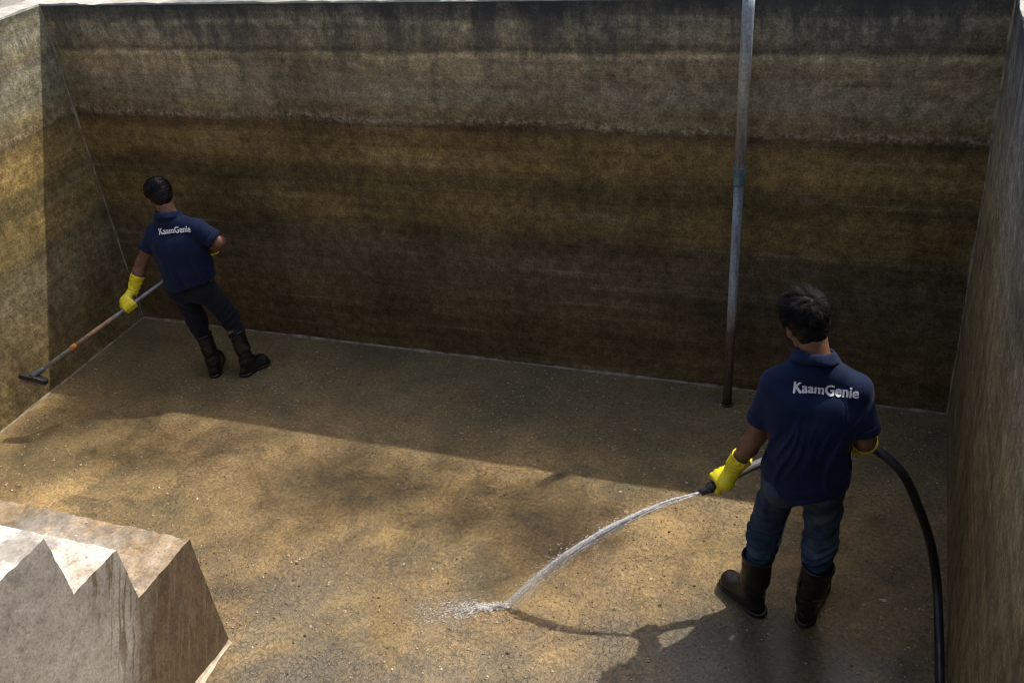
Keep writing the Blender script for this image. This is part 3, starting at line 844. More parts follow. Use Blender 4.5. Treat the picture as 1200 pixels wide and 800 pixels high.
    # sleeve hems
    for c, n_, sh in cuts:
        bm = bmesh.new(); tube = []
        e1 = unit(np.cross(n_, [0.3, 1, .2])); e2 = np.cross(n_, e1)
        prof = [(.056, -.034), (.0652, -.030), (.0670, -.022), (.0680, .000), (.0660, .006), (.0560, .004)]
        rings = []
        for k in range(40):
            a = 2 * math.pi * k / 40; rad = e1 * math.cos(a) + e2 * math.sin(a)
            rings.append([bm.verts.new(Vector(c + n_ * (z - .002) + rad * r * sc)) for r, z in prof])
        for k in range(40):
            for q in range(len(prof)):
                bm.faces.new((rings[k][q], rings[(k + 1) % 40][q], rings[(k + 1) % 40][(q + 1) % len(prof)], rings[k][(q + 1) % len(prof)]))
        bmesh.ops.recalc_face_normals(bm, faces=bm.faces)
        from_bm('sleeve_cuff', bm, M_shirt, shirt, True)
    # collar: stand, fold and fall
    bm = bmesh.new(); rings = []
    cb = nk + u_ * A['collar_dz'] + f_ * .000
    prof = [(.064, -.020), (.062, .008), (.064, .024), (.070, .029), (.079, .023), (.088, .010), (.0955, -.003), (.0925, -.006), (.083, .006), (.073, .018)]
    NK = 56
    for k in range(NK):
        a = 2 * math.pi * k / NK
        rad = r_ * math.sin(a) * 1.06 - f_ * math.cos(a) * .98      # k=0 at the back
        frt = (1 - math.cos(a)) / 2
        wav = .003 * math.sin(3 * a + seed) + .002 * math.sin(7 * a)
        ring = []
        for q, (rr_, z_) in enumerate(prof):
            zz = z_ - .040 * frt * (1 if q > 3 else .8) + wav - abs(math.sin(a)) * (.012 if q in (5, 6, 7) else .002)
            ring.append(bm.verts.new(Vector(cb + sc * (rad * (rr_ + (.004 if q in (5, 6, 7) else 0) * math.sin(5 * a + seed)) + u_ * zz))))
        rings.append(ring)
    for k in range(NK):
        for q in range(len(prof)):
            bm.faces.new((rings[k][q], rings[(k + 1) % NK][q], rings[(k + 1) % NK][(q + 1) % len(prof)], rings[k][(q + 1) % len(prof)]))
    bmesh.ops.recalc_face_normals(bm, faces=bm.faces)
    from_bm('collar', bm, M_shirt, shirt, True)
    # lettering across the back
    cu = bpy.data.curves.new('t', 'FONT'); cu.body = 'KaamGenie'; cu.size = .1; cu.align_x = 'CENTER'; cu.align_y = 'CENTER'; cu.space_character = 1.04; cu.resolution_u = 6
    to = bpy.data.objects.new('t', cu); COL.objects.link(to)
    bpy.context.view_layer.update()
    tm = bpy.data.meshes.new_from_object(to.evaluated_get(bpy.context.evaluated_depsgraph_get()))
    bpy.data.objects.remove(to)
    bm = bmesh.new(); bm.from_mesh(tm)
    xs_ = [v.co.x for v in bm.verts]; wid = max(xs_) - min(xs_); kx = A['txt_w'][0] / wid; mx = (max(xs_) + min(xs_)) / 2
    for v in bm.verts: v.co = Vector(((v.co.x - mx) * kx, v.co.y * kx * 1.12, 0))
    bmesh.ops.triangulate(bm, faces=bm.faces[:])
    for _ in range(4):
        le = [e for e in bm.edges if e.calc_length() > .006]
        if not le: break
        bmesh.ops.subdivide_edges(bm, edges=le, cuts=1)
        bmesh.ops.triangulate(bm, faces=bm.faces[:])
    bvh = BVHTree.FromPolygons([v.co.copy() for v in shirt_me.vertices], [tuple(p.vertices) for p in shirt_me.polygons])
    tr = math.radians(A['txt_w'][1]); rx = Vector(r_) * math.cos(tr) + Vector(u_) * math.sin(tr); ry = -Vector(r_) * math.sin(tr) + Vector(u_) * math.cos(tr)
    tc = Vector(A['txt']); fV = Vector(f_)
    base_v = [v.co.copy() for v in bm.verts]; fi = [[v.index for v in f.verts] for f in bm.faces]
    bm.verts.index_update(); fi = [[v.index for v in f.verts] for f in bm.faces]
    bm.free(); bm = bmesh.new()
    # each stroke is printed a few times, slightly shifted, for the weight of the bold print
    for q, (dx, dy) in enumerate(((0, 0), (.0010, 0), (-.0010, 0), (.0020, .0006), (-.0020, .0006), (.0018, -.0010), (-.0018, -.0010), (0, .0014), (0, -.0014))):
        nv = []
        for c0_ in base_v:
            o3 = tc + rx * (c0_.x + dx) + ry * (c0_.y + dy) - fV * .5
            hit = bvh.ray_cast(o3, fV, 1.0)
            nv.append(bm.verts.new((hit[0] if hit[0] is not None else tc) - fV * (.0034 + .0003 * q)))
        for f in fi: bm.faces.new([nv[i] for i in f])
    from_bm('lettering', bm, M_white, shirt, False)

    # ---- trousers
    allp = np.array([A['hipL'], A['hipR'], A['knL'], A['knR'], A['anL'], A['anR']])
    Tf = Field(allp.min(0) - .17, allp.max(0) + .20, .006)
    d = Tf.ecap(hpc + up * .10, hpc - up * .0, (.148 * sc, .106 * sc), (.156 * sc, .112 * sc), FP)
    for s, sg in (('L', -1), ('R', 1)):
        d = sm(d, Tf.ell(hpc + sc * (FP[0] * sg * .075 - FP[1] * .05 - FP[2] * .02), (.085 * sc, .085 * sc, .10 * sc), FP), .04)
        hj, kn, an = A['hip' + s], A['kn' + s], A['an' + s]
        ld = unit(kn - hj); bd_ = unit(an - kn)
        lw = A['leg']
        a1 = Tf.cap(hj - (0, 0, .02), kn, lw[0] * sc, lw[1] * sc)
        a2 = Tf.cap(kn, kn + (an - kn) * .50, lw[1] * sc, lw[2] * sc)
        leg = sm(a1, a2, .02)
        Xr, Yr, Zr = Tf.rel(kn)
        al = Xr * ld[0] + Yr * ld[1] + Zr * ld[2]
        nz = sn(Tf, (5, 5, 4), seed + 20 + sg)
        wr_ = np.sin(al * 105 + 4.5 * nz + Xr * 30 * sg) * np.exp(-((al - .06) / .15) ** 2)
        wr_ += .7 * np.sin(al * 60 + Xr * 60 * sg + 3 * nz) * np.exp(-((al + .25) / .12) ** 2)
        leg = leg + wr_ * .0060 + nz * .004
        d = sm(d, leg, .035)
    d = d + sn(Tf, (9, 9, 6), seed + 40) * .0022
    link('trousers', mesh_field(Tf, d, 'trousers'), trous_mat, body)

    # ---- boots
    for s in ('L', 'R'):
        kn, an, to_, tp_ = A['kn' + s], A['an' + s], A['to' + s], A['bt' + s]
        B = Field(np.minimum(np.minimum(an, to_), tp_) - .13, np.maximum(np.maximum(an, to_), tp_) + .13, .0045)
        B2z = 0.0
        fd = unit((to_ - an) * (1, 1, 0)); sd_ = np.cross(fd, [0, 0, 1]); FB = [sd_, fd, np.array([0, 0, 1.0])]
        ak = an + (0, 0, .02); rt = A['bootr'][0] * sc
        hl_ = np.array([an[0], an[1], .045 * sc]) - fd * .025 * sc
        d = B.cap(tp_ + unit(tp_ - an) * .05, tp_ + (ak - tp_) * .6, rt * 1.02, rt * .95)
        d = sm(d, B.cap(tp_ + (ak - tp_) * .6, ak, rt * .95, .050 * sc), .02)
        d = sm(d, B.ell(hl_ + fd * .01, (.043 * sc, .055 * sc, .045 * sc), FB), .025)
        tz = np.array([to_[0], to_[1], .046 * sc]) - fd * .05 * sc
        d = sm(d, B.cap(ak - (0, 0, .012), tz + (0, 0, .010), .050 * sc, .040 * sc), .03)
        d = sm(d, B.ecap(hl_ + fd * .04, tz, (.042 * sc, .044 * sc), (.052 * sc, .046 * sc), FB), .03)
        al = B.plane(ak, unit(tp_ - an))
        d = d + .0028 * np.sin(al * 150 + 3 * sn(B, (6, 6, 3), seed + 2)) * np.exp(-((al - .04) / .05) ** 2) + sn(B, (11, 11, 7), seed + 4) * .0022
        d = smx(d, -B.plane((0, 0, .010), (0, 0, 1)), .006)
        topn = unit(tp_ - an)
        d = smx(d, B.plane(tp_, topn), .004)
        d = smx(d, -B.cap(tp_ - topn * .04, tp_ + topn * .1, rt * .84, rt * 1.0), .004)
        boot = link('boot', mesh_field(B, d, 'boot'), M_boot, body)
        sole = np.minimum(B.ell(hl_ - (0, 0, .03), (.047 * sc, .058 * sc, .03), FB), B.ell(tz - (0, 0, .026), (.053 * sc, .066 * sc, .03), FB))
        sole = sm(sole, B.ecap(hl_ - (0, 0, .028), tz - (0, 0, .024), (.040 * sc, .022), (.048 * sc, .022), FB), .02)
        sole = np.maximum(np.maximum(sole, B.plane((0, 0, .026), (0, 0, 1))), -B.plane((0, 0, .002), (0, 0, 1)))
        link('sole', mesh_field(B, sole, 'sole'), M_boot, boot)
        bm = bmesh.new(); e1 = unit(np.cross(topn, [0, 1, .1])); e2 = np.cross(topn, e1); rings = []
        for k in range(36):
            a = 2 * math.pi * k / 36; rad = e1 * math.cos(a) + e2 * math.sin(a)
            rings.append([bm.verts.new(Vector(tp_ + rad * (rt * 1.0 + dx) + topn * dz)) for dx, dz in ((-.006, -.016), (.003, -.016), (.005, -.006), (.003, .003), (-.004, .004))])
        for k in range(36):
            for q in range(5): bm.faces.new((rings[k][q], rings[(k + 1) % 36][q], rings[(k + 1) % 36][(q + 1) % 5], rings[k][(q + 1) % 5]))
        bmesh.ops.recalc_face_normals(bm, faces=bm.faces)
        from_bm('boot_rim', bm, M_boot, boot, True)

    # ---- gloves gripping a bar
    for s in ('L', 'R'):
        g = J['grip' + s]; Gc = np.array(g['c'], dtype=float); a = unit(g['axis']); Rc = g['r']
        wr, el = A['wr' + s], A['el' + s]
        n_ = unit(g['back']); n_ = unit(n_ - a * (n_ @ a)); t_ = np.cross(a, n_)
        if t_ @ (Gc - wr) < 0: t_ = -t_
        Q = Field(np.minimum(Gc, wr + (el - wr) * .5) - .12, np.maximum(Gc, wr + (el - wr) * .5) + .12, .0034)
        hs = 1.0 * sc
        pc = Gc + n_ * (Rc + .018 * hs)
        FQ = [a, n_, t_]
        d = Q.ecap(pc - t_ * .040 * hs, pc + t_ * .020 * hs, (.040 * hs, .019 * hs), (.046 * hs, .018 * hs), FQ)
        d = sm(d, Q.cap(pc - t_ * .045 * hs, wr, .029 * hs, .030 * hs), .025)
        ts = g['thumb']        # +1/-1 along the axis: side of the thumb
        offs = [-.034, -.011, .012, .034]; rad = [.0105, .0115, .0115, .0105]; ln = [.85, .97, 1.0, .93]
        for k in range(4):
            o_ = a * offs[k] * hs * (-ts if True else 1)
            rr_ = rad[k] * hs * 1.08
            if k == 0: rr_ *= .92
            Rr = Rc + rr_ * .92
            c0 = Gc + o_
            def onc(deg, m=1.0):
                q = math.radians(deg); return c0 + (n_ * math.cos(q) + t_ * math.sin(q)) * (Rr * m)
            L = ln[k]
            pts_ = [pc + o_ + t_ * .016 * hs, c0 + n_ * (Rr * .85) + t_ * (Rr * .85 + .010 * hs), onc(118, 1.08), onc(118 + 62 * L), onc(118 + 115 * L, .98)]
            fd_ = Q.cap(pts_[0], pts_[1], rr_ * 1.08, rr_ * 1.02)
            for q in range(1, 4): fd_ = sm(fd_, Q.cap(pts_[q], pts_[q + 1], rr_ * (1.02 - .05 * q), rr_ * (.98 - .06 * q)), .006)
            fd_ = sm(fd_, Q.ell(pts_[1], (rr_ * 1.15,) * 3, FQ), .006)
            d = sm(d, fd_, .006)
        # thumb wraps the other way
        o_ = a * .040 * hs * ts
        th = [pc - t_ * .040 * hs + o_ * .55, Gc + o_ * 1.15 - t_ * (Rc + .020 * hs) + n_ * .006 * hs, Gc + o_ * 1.1 - t_ * (Rc * .5 + .012 * hs) - n_ * (Rc + .010 * hs), Gc + o_ * .85 + t_ * .014 * hs - n_ * (Rc + .013 * hs)]
        for q in range(3): d = sm(d, Q.cap(th[q], th[q + 1], (.0155 - .002 * q) * hs, (.0145 - .0018 * q) * hs), .009)
        # gauntlet, loose and slightly flared
        ax_ = unit(el - wr); ce = wr + ax_ * g['cuff']
        d = sm(d, Q.cap(wr - ax_ * .01, ce + ax_ * .03, .036 * hs, g.get('flare', .052) * hs), .02)
        al = Q.plane(wr, ax_)
        e1 = unit(np.cross(ax_, [.2, 1, .3]))
        nz = sn(Q, (9, 9, 9), seed + 60)
        d = d + (.0022 * np.sin(al * 170 + 5 * nz) + .003 * nz) * np.clip((al + .03) / .05, 0, 1)
        d = smx(d, Q.plane(ce, ax_), .003)
        d = np.maximum(d, -Q.cap(ce - ax_ * .025, ce + ax_ * .05, .034 * hs, (g.get('flare', .052) - .006) * hs))
        link('glove', mesh_field(Q, d, 'glove'), M_glove, body)
    return body

# ---- worker with the hose
HOSE = [(-.626, 3.466, .690), (-.560, 3.505, .722), (-.470, 3.575, .752), (-.36, 3.645, .785), (-.20, 3.700, .825), (-.07, 3.720, .862),
        (-.012, 3.715, .866), (.076, 3.695, .862), (.185, 3.660, .785), (.270, 3.655, .610), (.345, 3.665, .395),
        (.395, 3.620, .190), (.420, 3.46, .055), (.428, 3.28, .024), (.432, 3.0, .024), (.430, 2.4, .024), (.425, 1.6, .024), (.40, .85, .024)]
def hose_axis(i): return np.array(HOSE[i + 1]) - np.array(HOSE[i - 1])
JR = dict(shL=(-.346, 3.49, 1.305), shR=(-.042, 3.49, 1.325), elL=(-.420, 3.475, 1.025), wrL=(-.512, 3.50, .815), haL=(-.56, 3.50, .745),
          elR=(.018, 3.470, 1.085), wrR=(.010, 3.650, .930), haR=(-.01, 3.71, .87),
          hipL=(-.300, 3.475, .84), hipR=(-.125, 3.475, .84), knL=(-.368, 3.505, .455), knR=(-.122, 3.500, .45),
          anL=(-.400, 3.470, .09), anR=(-.150, 3.480, .09), toL=(-.560, 3.605, .04), toR=(-.105, 3.715, .04),
          btL=(-.388, 3.480, .335), btR=(-.118, 3.475, .345),
          neck=(-.207, 3.515, 1.452), head=(-.262, 3.570, 1.550), face=(-.64, .72, -.32),
          hem=(-.205, 3.47, .818), hemn=(-.10, .0, 1.0), skirt=(.180, .155), sleeve=(.205, 0, 0), collar_dz=(0.0),
          fan=(.03, .032, -.18, .05), txt=(-.150, 3.38, 1.340), txt_w=(.246, 1.0), leg=(.088, .074, .058), bootr=(.070, 0),
          gripL=dict(c=(-.556, 3.508, .724), axis=(-.70, -.42, -.30), back=(-.45, -.55, .75), r=.022, thumb=1, cuff=.085),
          gripR=dict(c=(-.012, 3.715, .866), axis=(.145, -.02, -.01), back=(.3, .1, .9), r=.024, thumb=-1, cuff=.135, flare=.060))
def ca(j): return j
make_person({k: v for k, v in JR.items()}, 'man in navy shirt, jeans and black boots spraying water from a hose, seen from behind', 5, M_jeans, 1.0, True)

# ---- worker with the brush
BR = np.array((-5.035, 3.875, .415)); HR = np.array((-4.235, 4.865, .893))
pole_d = unit(HR - BR)
hL = BR + (HR - BR) * .545
JL = dict(shL=(-4.390, 4.62, 1.130), shR=(-4.095, 4.66, 1.165), elL=(-4.545, 4.58, .915), wrL=(-4.615, 4.50, .740), haL=tuple(hL),
          elR=(-3.970, 4.690, 1.058), wrR=(-4.165, 4.800, .915), haR=tuple(HR),
          hipL=(-4.365, 4.665, .72), hipR=(-4.195, 4.685, .73), knL=(-4.362, 4.72, .400), knR=(-4.125, 4.765, .440),
          anL=(-4.305, 4.690, .09), anR=(-4.062, 4.745, .09), toL=(-4.395, 4.865, .04), toR=(-4.00, 4.890, .04),
          btL=(-4.325, 4.70, .315), btR=(-4.095, 4.765, .330),
          neck=(-4.282, 4.655, 1.262), head=(-4.335, 4.690, 1.362), face=(-.80, .50, -.42),
          hem=(-4.272, 4.665, .748), hemn=(-.22, .0, 1.0), skirt=(.178, .142), sleeve=(.150, 0, 0), collar_dz=(0.0),
          fan=(-.02, .035, .05, .02), txt=(-4.190, 4.52, 1.170), txt_w=(.225, 4.0), leg=(.092, .071, .049), bootr=(.057, 0),
          gripL=dict(c=tuple(hL), axis=tuple(-pole_d), back=(-.3, -.75, .5), r=.013, thumb=1, cuff=.115),
          gripR=dict(c=tuple(HR), axis=tuple(-pole_d), back=(.5, .2, .8), r=.013, thumb=-1, cuff=.10))
make_person(JL, 'man in navy shirt and black trousers leaning on a long brush by the left corner', 12, M_trous, .93, False)

# ------------------------------------------------------------------ hose
def catmull(pts, n=14):
    P = [Vector(p) for p in pts]; P = [P[0] * 2 - P[1]] + P + [P[-1] * 2 - P[-2]]; out = []
    for i in range(1, len(P) - 2):
        for k in range(n):
            t = k / n
            out.append(.5 * ((2 * P[i]) + (P[i + 1] - P[i - 1]) * t + (2 * P[i - 1] - 5 * P[i] + 4 * P[i + 1] - P[i + 2]) * t * t + (3 * P[i] - P[i - 1] - 3 * P[i + 1] + P[i + 2]) * t ** 3))
    out.append(P[-2]); return out
M_hose = plain('wet_black_rubber_hose', (.016, .018, .021), .34, var=.7, vs=14, bump=.15, bs=60, bd=.002)
M_hose_sunlit = plain('sunlit_grey_rubber', (.20, .20, .205), .34, var=.2, vs=30, metal=.35)  # front of the same black hose; its sunlit sheen is painted as grey
bm = bmesh.new(); hp_ = catmull(HOSE[3:]); tube_pts(bm, hp_, .0205, 20)
hose = from_bm('hose', bm, M_hose, smooth=True)
tag(hose, 'thick black rubber hose with front end painted sunlit grey arching from worker to right wall', 'hose')
bm = bmesh.new(); lp = catmull(HOSE[0:4], 10)[4:]; tube_pts(bm, lp + [Vector(HOSE[3]) + (Vector(HOSE[4]) - Vector(HOSE[3])) * .03], .0212, 20)
from_bm('sunlit_hose_end', bm, M_hose_sunlit, hose, True)
n0 = Vector(HOSE[0]); nd = (Vector(HOSE[0]) - Vector(HOSE[1])).normalized()
bm = bmesh.new(); tube_pts(bm, [n0 - nd * .045, n0 - nd * .044, n0 - nd * .012, n0 - nd * .008, n0 + nd * .006, n0 + nd * .030, n0 + nd * .030, n0], [.021, .0255, .0255, .021, .018, .0145, .011, .010], 20)
from_bm('nozzle', bm, plain('dark_nozzle', (.035, .037, .04), .35, var=.3), hose, True)

# ------------------------------------------------------------------ brush
M_pg = plain('grey_metal_handle', (.28, .29, .31), .35, metal=.6, var=.3, vs=20)
M_po = NB('rusty_handle')
M_po.set('Base Color', M_po.ramp(M_po.noise(14, 5, .7), [(0.35, (.16, .075, .035)), (0.55, (.30, .20, .13)), (0.7, (.42, .20, .07))])); M_po.set('Roughness', .6); M_po = M_po.m
bmv = Vector(BR); hv = Vector(HR); pd = (hv - bmv).normalized(); Lp = (hv - bmv).length
bm = bmesh.new(); tube_pts(bm, [bmv + pd * t for t in (.0, Lp * .25, Lp * .55, Lp * .8, Lp + .06)], .012, 16)
brush = from_bm('floor_brush', bm, M_pg, smooth=True)
tag(brush, 'long handled scrubbing brush with rusty mid section held by the man near the left wall', 'brush')
bm = bmesh.new(); tube_pts(bm, [bmv + pd * t for t in (Lp * .215, Lp * .30, Lp * .42, Lp * .455)], .0138, 16)
from_bm('rusty_sleeve', bm, M_po, brush, True)
bm = bmesh.new(); tube_pts(bm, [bmv + pd * t for t in (Lp * .205, Lp * .212, Lp * .232, Lp * .24)], [.013, .0165, .0165, .0138], 16)
from_bm('ferrule', bm, plain('orange_ferrule', (.45, .17, .04), .5, var=.4, vs=30), brush, True)
bm = bmesh.new(); tube_pts(bm, [bmv + pd * t for t in (-.015, .0, .07, .08)], [.022, .024, .017, .013], 16)
from_bm('socket', bm, plain('dark_socket', (.05, .055, .06), .5), brush, True)
# head block: long axis across the handle
hx = Vector((.93, .12, -.20)).normalized()
nz_ = Vector((-.70, -.30, -.55)); nz_ = (nz_ - hx * nz_.dot(hx)).normalized(); hy = nz_.cross(hx)
bm = bmesh.new()
q = bmesh.ops.create_cube(bm, size=1)
bmesh.ops.subdivide_edges(bm, edges=bm.edges[:], cuts=5, use_grid_fill=True)
for v in bm.verts:
    c = v.co.copy(); tap = 1 - .35 * (abs(c.x) * 2) ** 3
    v.co = bmv + hx * c.x * .185 + hy * c.y * .062 * tap + nz_ * (c.z * .026 + .012 + .010 * (c.x * 2) ** 2)
bmesh.ops.bevel(bm, geom=[e for e in bm.edges if e.calc_face_angle(0) > .8], offset=.004, segments=2)
from_bm('brush_block', bm, plain('black_brush_block', (.018, .02, .022), .5, var=.4), brush, True)
bm = bmesh.new(); rr = random.Random(8)
for i in range(15):
    for j in range(4):
        for k in range(9):
            base = bmv + hx * ((i - 7) * .0115 + rr.uniform(-.002, .002)) + hy * ((j - 1.5) * .012 + rr.uniform(-.002, .002)) + nz_ * .024
            tip = base + nz_ * rr.uniform(.035, .045) + hx * (rr.gauss(0, .006) + (i - 7) * .0012) + hy * rr.gauss(0, .006)
            tube_pts(bm, [base, tip], [.0012, .0008], 3, False)
from_bm('bristles', bm, plain('worn_pinkish_bristles', (.42, .29, .22), .7, var=.4, vs=60), brush, True)

# ------------------------------------------------------------------ water
def mat_water(name, alpha, white=.85):
    n = NB(name)
    n.set('Base Color', (white, white, white)); n.set('Roughness', .18)
    n.set('Transmission Weight', .12); n.set('IOR', 1.33)
    n.set('Subsurface Weight', 0.0)
    tr = n.t.nodes.new('ShaderNodeBsdfTransparent'); mx = n.t.nodes.new('ShaderNodeMixShader')
    f = n.ramp(n.noise(55, 4, .7), [(0.35, alpha * .35), (0.62, min(1, alpha * 1.3))])
    n.t.links.new(f, mx.inputs[0]); n.t.links.new(tr.outputs[0], mx.inputs[1]); n.t.links.new(n.b.outputs[0], mx.inputs[2])
    n.t.links.new(mx.outputs[0], n.out.inputs[0])
    return n.m
M_w = mat_water('aerated_water', .42, .97)
ws = n0 + nd * .03; we = Vector((-1.563, 3.157, 0.0))
def jet(t):
    p = ws.lerp(we, t)
    p.z = ws.z + (-.20) * t * 1.0 + (we.z - ws.z + .20) * t * t
    return p
rr = random.Random(21)
bm = bmesh.new()
for sidx in range(38):
    ph = rr.uniform(0, 6.28); r0 = rr.uniform(0, 1) ** .6; tw = rr.uniform(-3, 3)
    a0 = 0 if sidx < 16 else rr.uniform(0, .5); a1 = 1 if sidx < 14 else rr.uniform(.45, 1)
    pts_ = []; rd = []
    lag = rr.uniform(-.02, .05)
    N = 70
    for k in range(N + 1):
        t = a0 + (a1 - a0) * k / N
        sp = .005 + .036 * t ** .85
        c = jet(t)
        c.z = max(.004, c.z - lag * t * .8 - .02 * t * r0)
        side = Vector((.3, -.95, 0)); upv = Vector((.5, .2, .84))
        c += side * math.cos(ph + tw * t + .9 * math.sin(9 * t + ph)) * sp * r0 + upv * math.sin(ph + tw * t) * sp * r0
        c += Vector((0, 0, 1)) * mn.noise(Vector((t * 22, sidx * 3.1, 0))) * .010 * t
        if c.z < .006: break
        pts_.append(c); rd.append(max(.0006, (.0028 + .0012 * math.sin(t * 40 + ph) + .0026 * mn.noise(Vector((t * 35, sidx, 2)))) * (1 if 0 < k < N else .2)))
    if len(pts_) < 4: continue
    tube_pts(bm, pts_, rd, 7)
for k in range(420):
    t = rr.uniform(.05, 1) ** .8; c = jet(t) + Vector((rr.gauss(0, .5), rr.gauss(0, 1), rr.gauss(-.4, 1))) * (.008 + .034 * t)
    if c.z < .004: continue
    q = bmesh.ops.create_icosphere(bm, subdivisions=1, radius=rr.uniform(.0010, .0026))
    st = rr.uniform(1, 3)
    for v in q['verts']: v.co = Vector((v.co.x * st, v.co.y, v.co.z)) + c
tag(from_bm('water_jet', bm, M_w, smooth=True), 'thin white arc of water falling from the hose nozzle to the wet floor', 'water jet')
bm = bmesh.new()
for k in range(1700):
    u = rr.random() ** 1.15
    if u < .06 and rr.random() < .7: continue
    ang = rr.gauss(0, .35)
    dirv = Vector((-math.cos(ang), -.30 + math.sin(ang) * .55, 0))
    c = we + dirv * (u * .46 - .02) + Vector((0, 0, .004 + abs(rr.gauss(0, 1)) * .020 * math.exp(-u * 4)))
    r = rr.uniform(.0008, .0028) * (1.15 - u * .7)
    q = bmesh.ops.create_icosphere(bm, subdivisions=1, radius=r)
    st = rr.uniform(1, 5)
    for v in q['verts']: v.co = dirv * v.co.x * st + Vector((-dirv.y, dirv.x, 0)) * v.co.y + Vector((0, 0, v.co.z * .7)) + c
def mat_foam():
    n = NB('thin_foam_film'); n.set('Base Color', (.86, .86, .85)); n.set('Roughness', .3)
    tr = n.t.nodes.new('ShaderNodeBsdfTransparent'); mx = n.t.nodes.new('ShaderNodeMixShader')
    vc = n.t.nodes.new('ShaderNodeVertexColor'); vc.layer_name = 'cover'
    f = n.noise(7, 7, .8, n.vscale((1.6, 9, 1)), dist=1.4)
    f = n.math('ADD', f, n.math('MULTIPLY', n.math('SUBTRACT', vc.outputs[0], 1.0), .42))
    n.t.links.new(n.ramp(f, [(0.40, 0.0), (0.54, .9)]), mx.inputs[0])
    n.t.links.new(tr.outputs[0], mx.inputs[1]); n.t.links.new(n.b.outputs[0], mx.inputs[2]); n.t.links.new(mx.outputs[0], n.out.inputs[0])
    return n.m
nf = 40; rows = []
for i in range(nf + 1):
    row = []
    for j in range(17):
        u = i / nf; v_ = j / 8 - 1
        p = we + Vector((-1, -.30, 0)).normalized() * (u * .62 - .03) + Vector((.30, -1, 0)).normalized() * v_ * (.03 + .16 * u ** .8)
        p.z = .0065 + .004 * mn.noise(p * 25)
        row.append((bm.verts.new(p), max(0.0, (1 - abs(v_) ** 2) * (1 - u) ** .8)))
    rows.append(row)
lay = bm.loops.layers.color.new('cover')
for f_ in bm.faces:
    for l in f_.loops: l[lay] = (1, 1, 1, 1)
for i in range(nf):
    for j in range(16):
        q = (rows[i][j], rows[i + 1][j], rows[i + 1][j + 1], rows[i][j + 1])
        f_ = bm.faces.new([a[0] for a in q]); f_.material_index = 1
        for l, a in zip(f_.loops, q): l[lay] = (a[1], a[1], a[1], 1)
tag(from_bm('water_splash', bm, [M_w, mat_foam()], smooth=True), 'white splash of foam and droplets where the jet meets the floor', 'splash', kind='stuff')

# grit and flakes lying on the wet floor
bm = bmesh.new(); rr = random.Random(77)
for k in range(6500):
    x = rr.uniform(X0 + .02, X1 - .02); y = rr.uniform(2.5, Y1 - .02)
    if mn.noise(Vector((x * 1.5, y * 1.5, 0))) + rr.uniform(-.3, .5) < 0: continue
    r = rr.uniform(.0025, .0085) * (1.7 if rr.random() < .05 else 1)
    a = rr.uniform(0, 6.28); e = rr.uniform(.35, 1); z = rr.uniform(.001, .004)
    pts_ = [bm.verts.new((x + r * math.cos(a + q * 1.257) * rr.uniform(.6, 1.2), y + r * e * math.sin(a + q * 1.257) * rr.uniform(.6, 1.2), .001 + z * rr.uniform(0, 1.5))) for q in range(5)]
    tip = bm.verts.new((x, y, .002 + z + r * .35))
    mi = rr.choice([0, 0, 0, 0, 0, 1])
    for q in range(5):
        f_ = bm.faces.new((pts_[q], pts_[(q + 1) % 5], tip)); f_.material_index = mi
tag(from_bm('grit', bm, [plain('pale_flakes', (.40, .32, .20), .30, var=.6, vs=9, bump=0), plain('dark_flakes', (.06, .05, .032), .35, var=.5, vs=9, bump=0)]), 'pale grit and flakes of scale scattered over the wet floor', 'grit', kind='stuff')

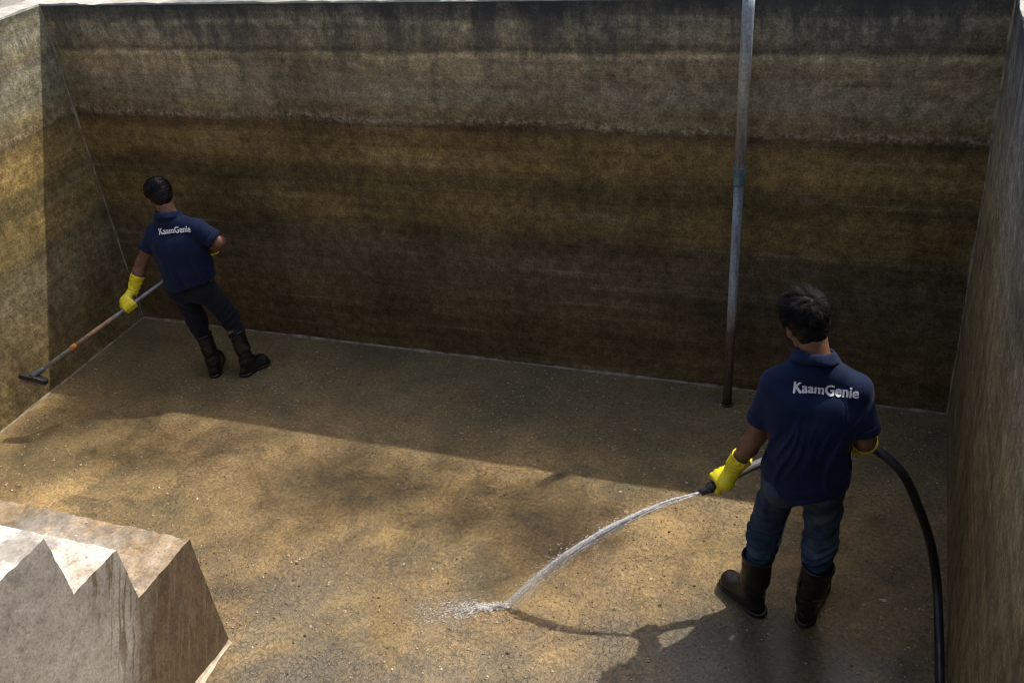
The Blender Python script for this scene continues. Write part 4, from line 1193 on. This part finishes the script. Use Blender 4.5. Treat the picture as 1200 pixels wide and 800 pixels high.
# ------------------------------------------------------------------ tree beyond the back wall (its leaves dapple the floor)
def build_tree():
    rr = random.Random(4)
    base = Vector((6.0, 12.5, ZT - .1))
    bm = bmesh.new()
    tops = []
    trunk = [base, base + Vector((-.2, .05, 3.2)), base + Vector((-.5, -.2, 6.6)), base + Vector((-.9, -.6, 9.6))]
    tube_pts(bm, catmull(trunk, 6), [.22 - .11 * k / 18 for k in range(19)], 12)
    # floor spots to be dappled, followed up the sun ray to crown height
    targets = []
    for k in range(36):
        fx = rr.uniform(-4.5, -1.3); fy = 3.84 - (fx + 4.3) * .03 + rr.gauss(0, .17)
        if k >= 28: fx, fy = rr.gauss(-4.95, .16), rr.gauss(4.08, .10)  # unseen leaf clusters added so their shade falls on the brush worker
        h = rr.uniform(11.0, 15.0)
        targets.append(Vector((fx + .385 * h, fy + .438 * h, h)))
    extra = [Vector((rr.gauss(5.2, 1.6), rr.gauss(12.6, 1.2), rr.uniform(9.0, 14.5))) for k in range(40)]
    fork = trunk[-1]
    for i, t in enumerate(targets + extra):
        st = Vector(trunk[2]).lerp(fork, rr.random())
        mid = st.lerp(t, .5) + Vector((rr.gauss(0, .15), rr.gauss(0, .15), .35))
        tube_pts(bm, catmull([st, mid, t], 4), [.035, .03, .024, .018, .014, .010, .008, .006, .004], 5)
    tr = tag(bpy.data.objects.new('leafy_tree', None), 'leafy tree rising beyond the back wall of the tank', 'tree'); COL.objects.link(tr)
    tr.location = (0, 0, 0)
    from_bm('trunk', bm, plain('bark', (.12, .09, .065), .9, var=.4, bump=.6, bs=25, bd=.02), tr, True)
    bm = bmesh.new()
    def leaf(c, s):
        n_ = Vector((rr.gauss(0, 1), rr.gauss(0, 1), rr.gauss(0, 1))).normalized(); a = n_.orthogonal().normalized(); b = n_.cross(a)
        v = [bm.verts.new(c + a * s), bm.verts.new(c + b * s * .4 + n_ * s * .1), bm.verts.new(c - a * s), bm.verts.new(c - b * s * .4 + n_ * s * .1)]
        bm.faces.new(v)
    for i, t in enumerate(targets + extra):
        nl, spd = (80, .14) if i < len(targets) else (260, .34)
        for k in range(nl):
            leaf(t + Vector((rr.gauss(0, spd), rr.gauss(0, spd), rr.gauss(0, spd * .8))), rr.uniform(.035, .07))
    n = NB('leaf_green'); n.set('Base Color', n.ramp(n.noise(3, 3), [(0.3, (.04, .07, .02)), (0.7, (.08, .12, .035))])); n.set('Roughness', .55)
    from_bm('crown', bm, n.m, tr, False)
build_tree()
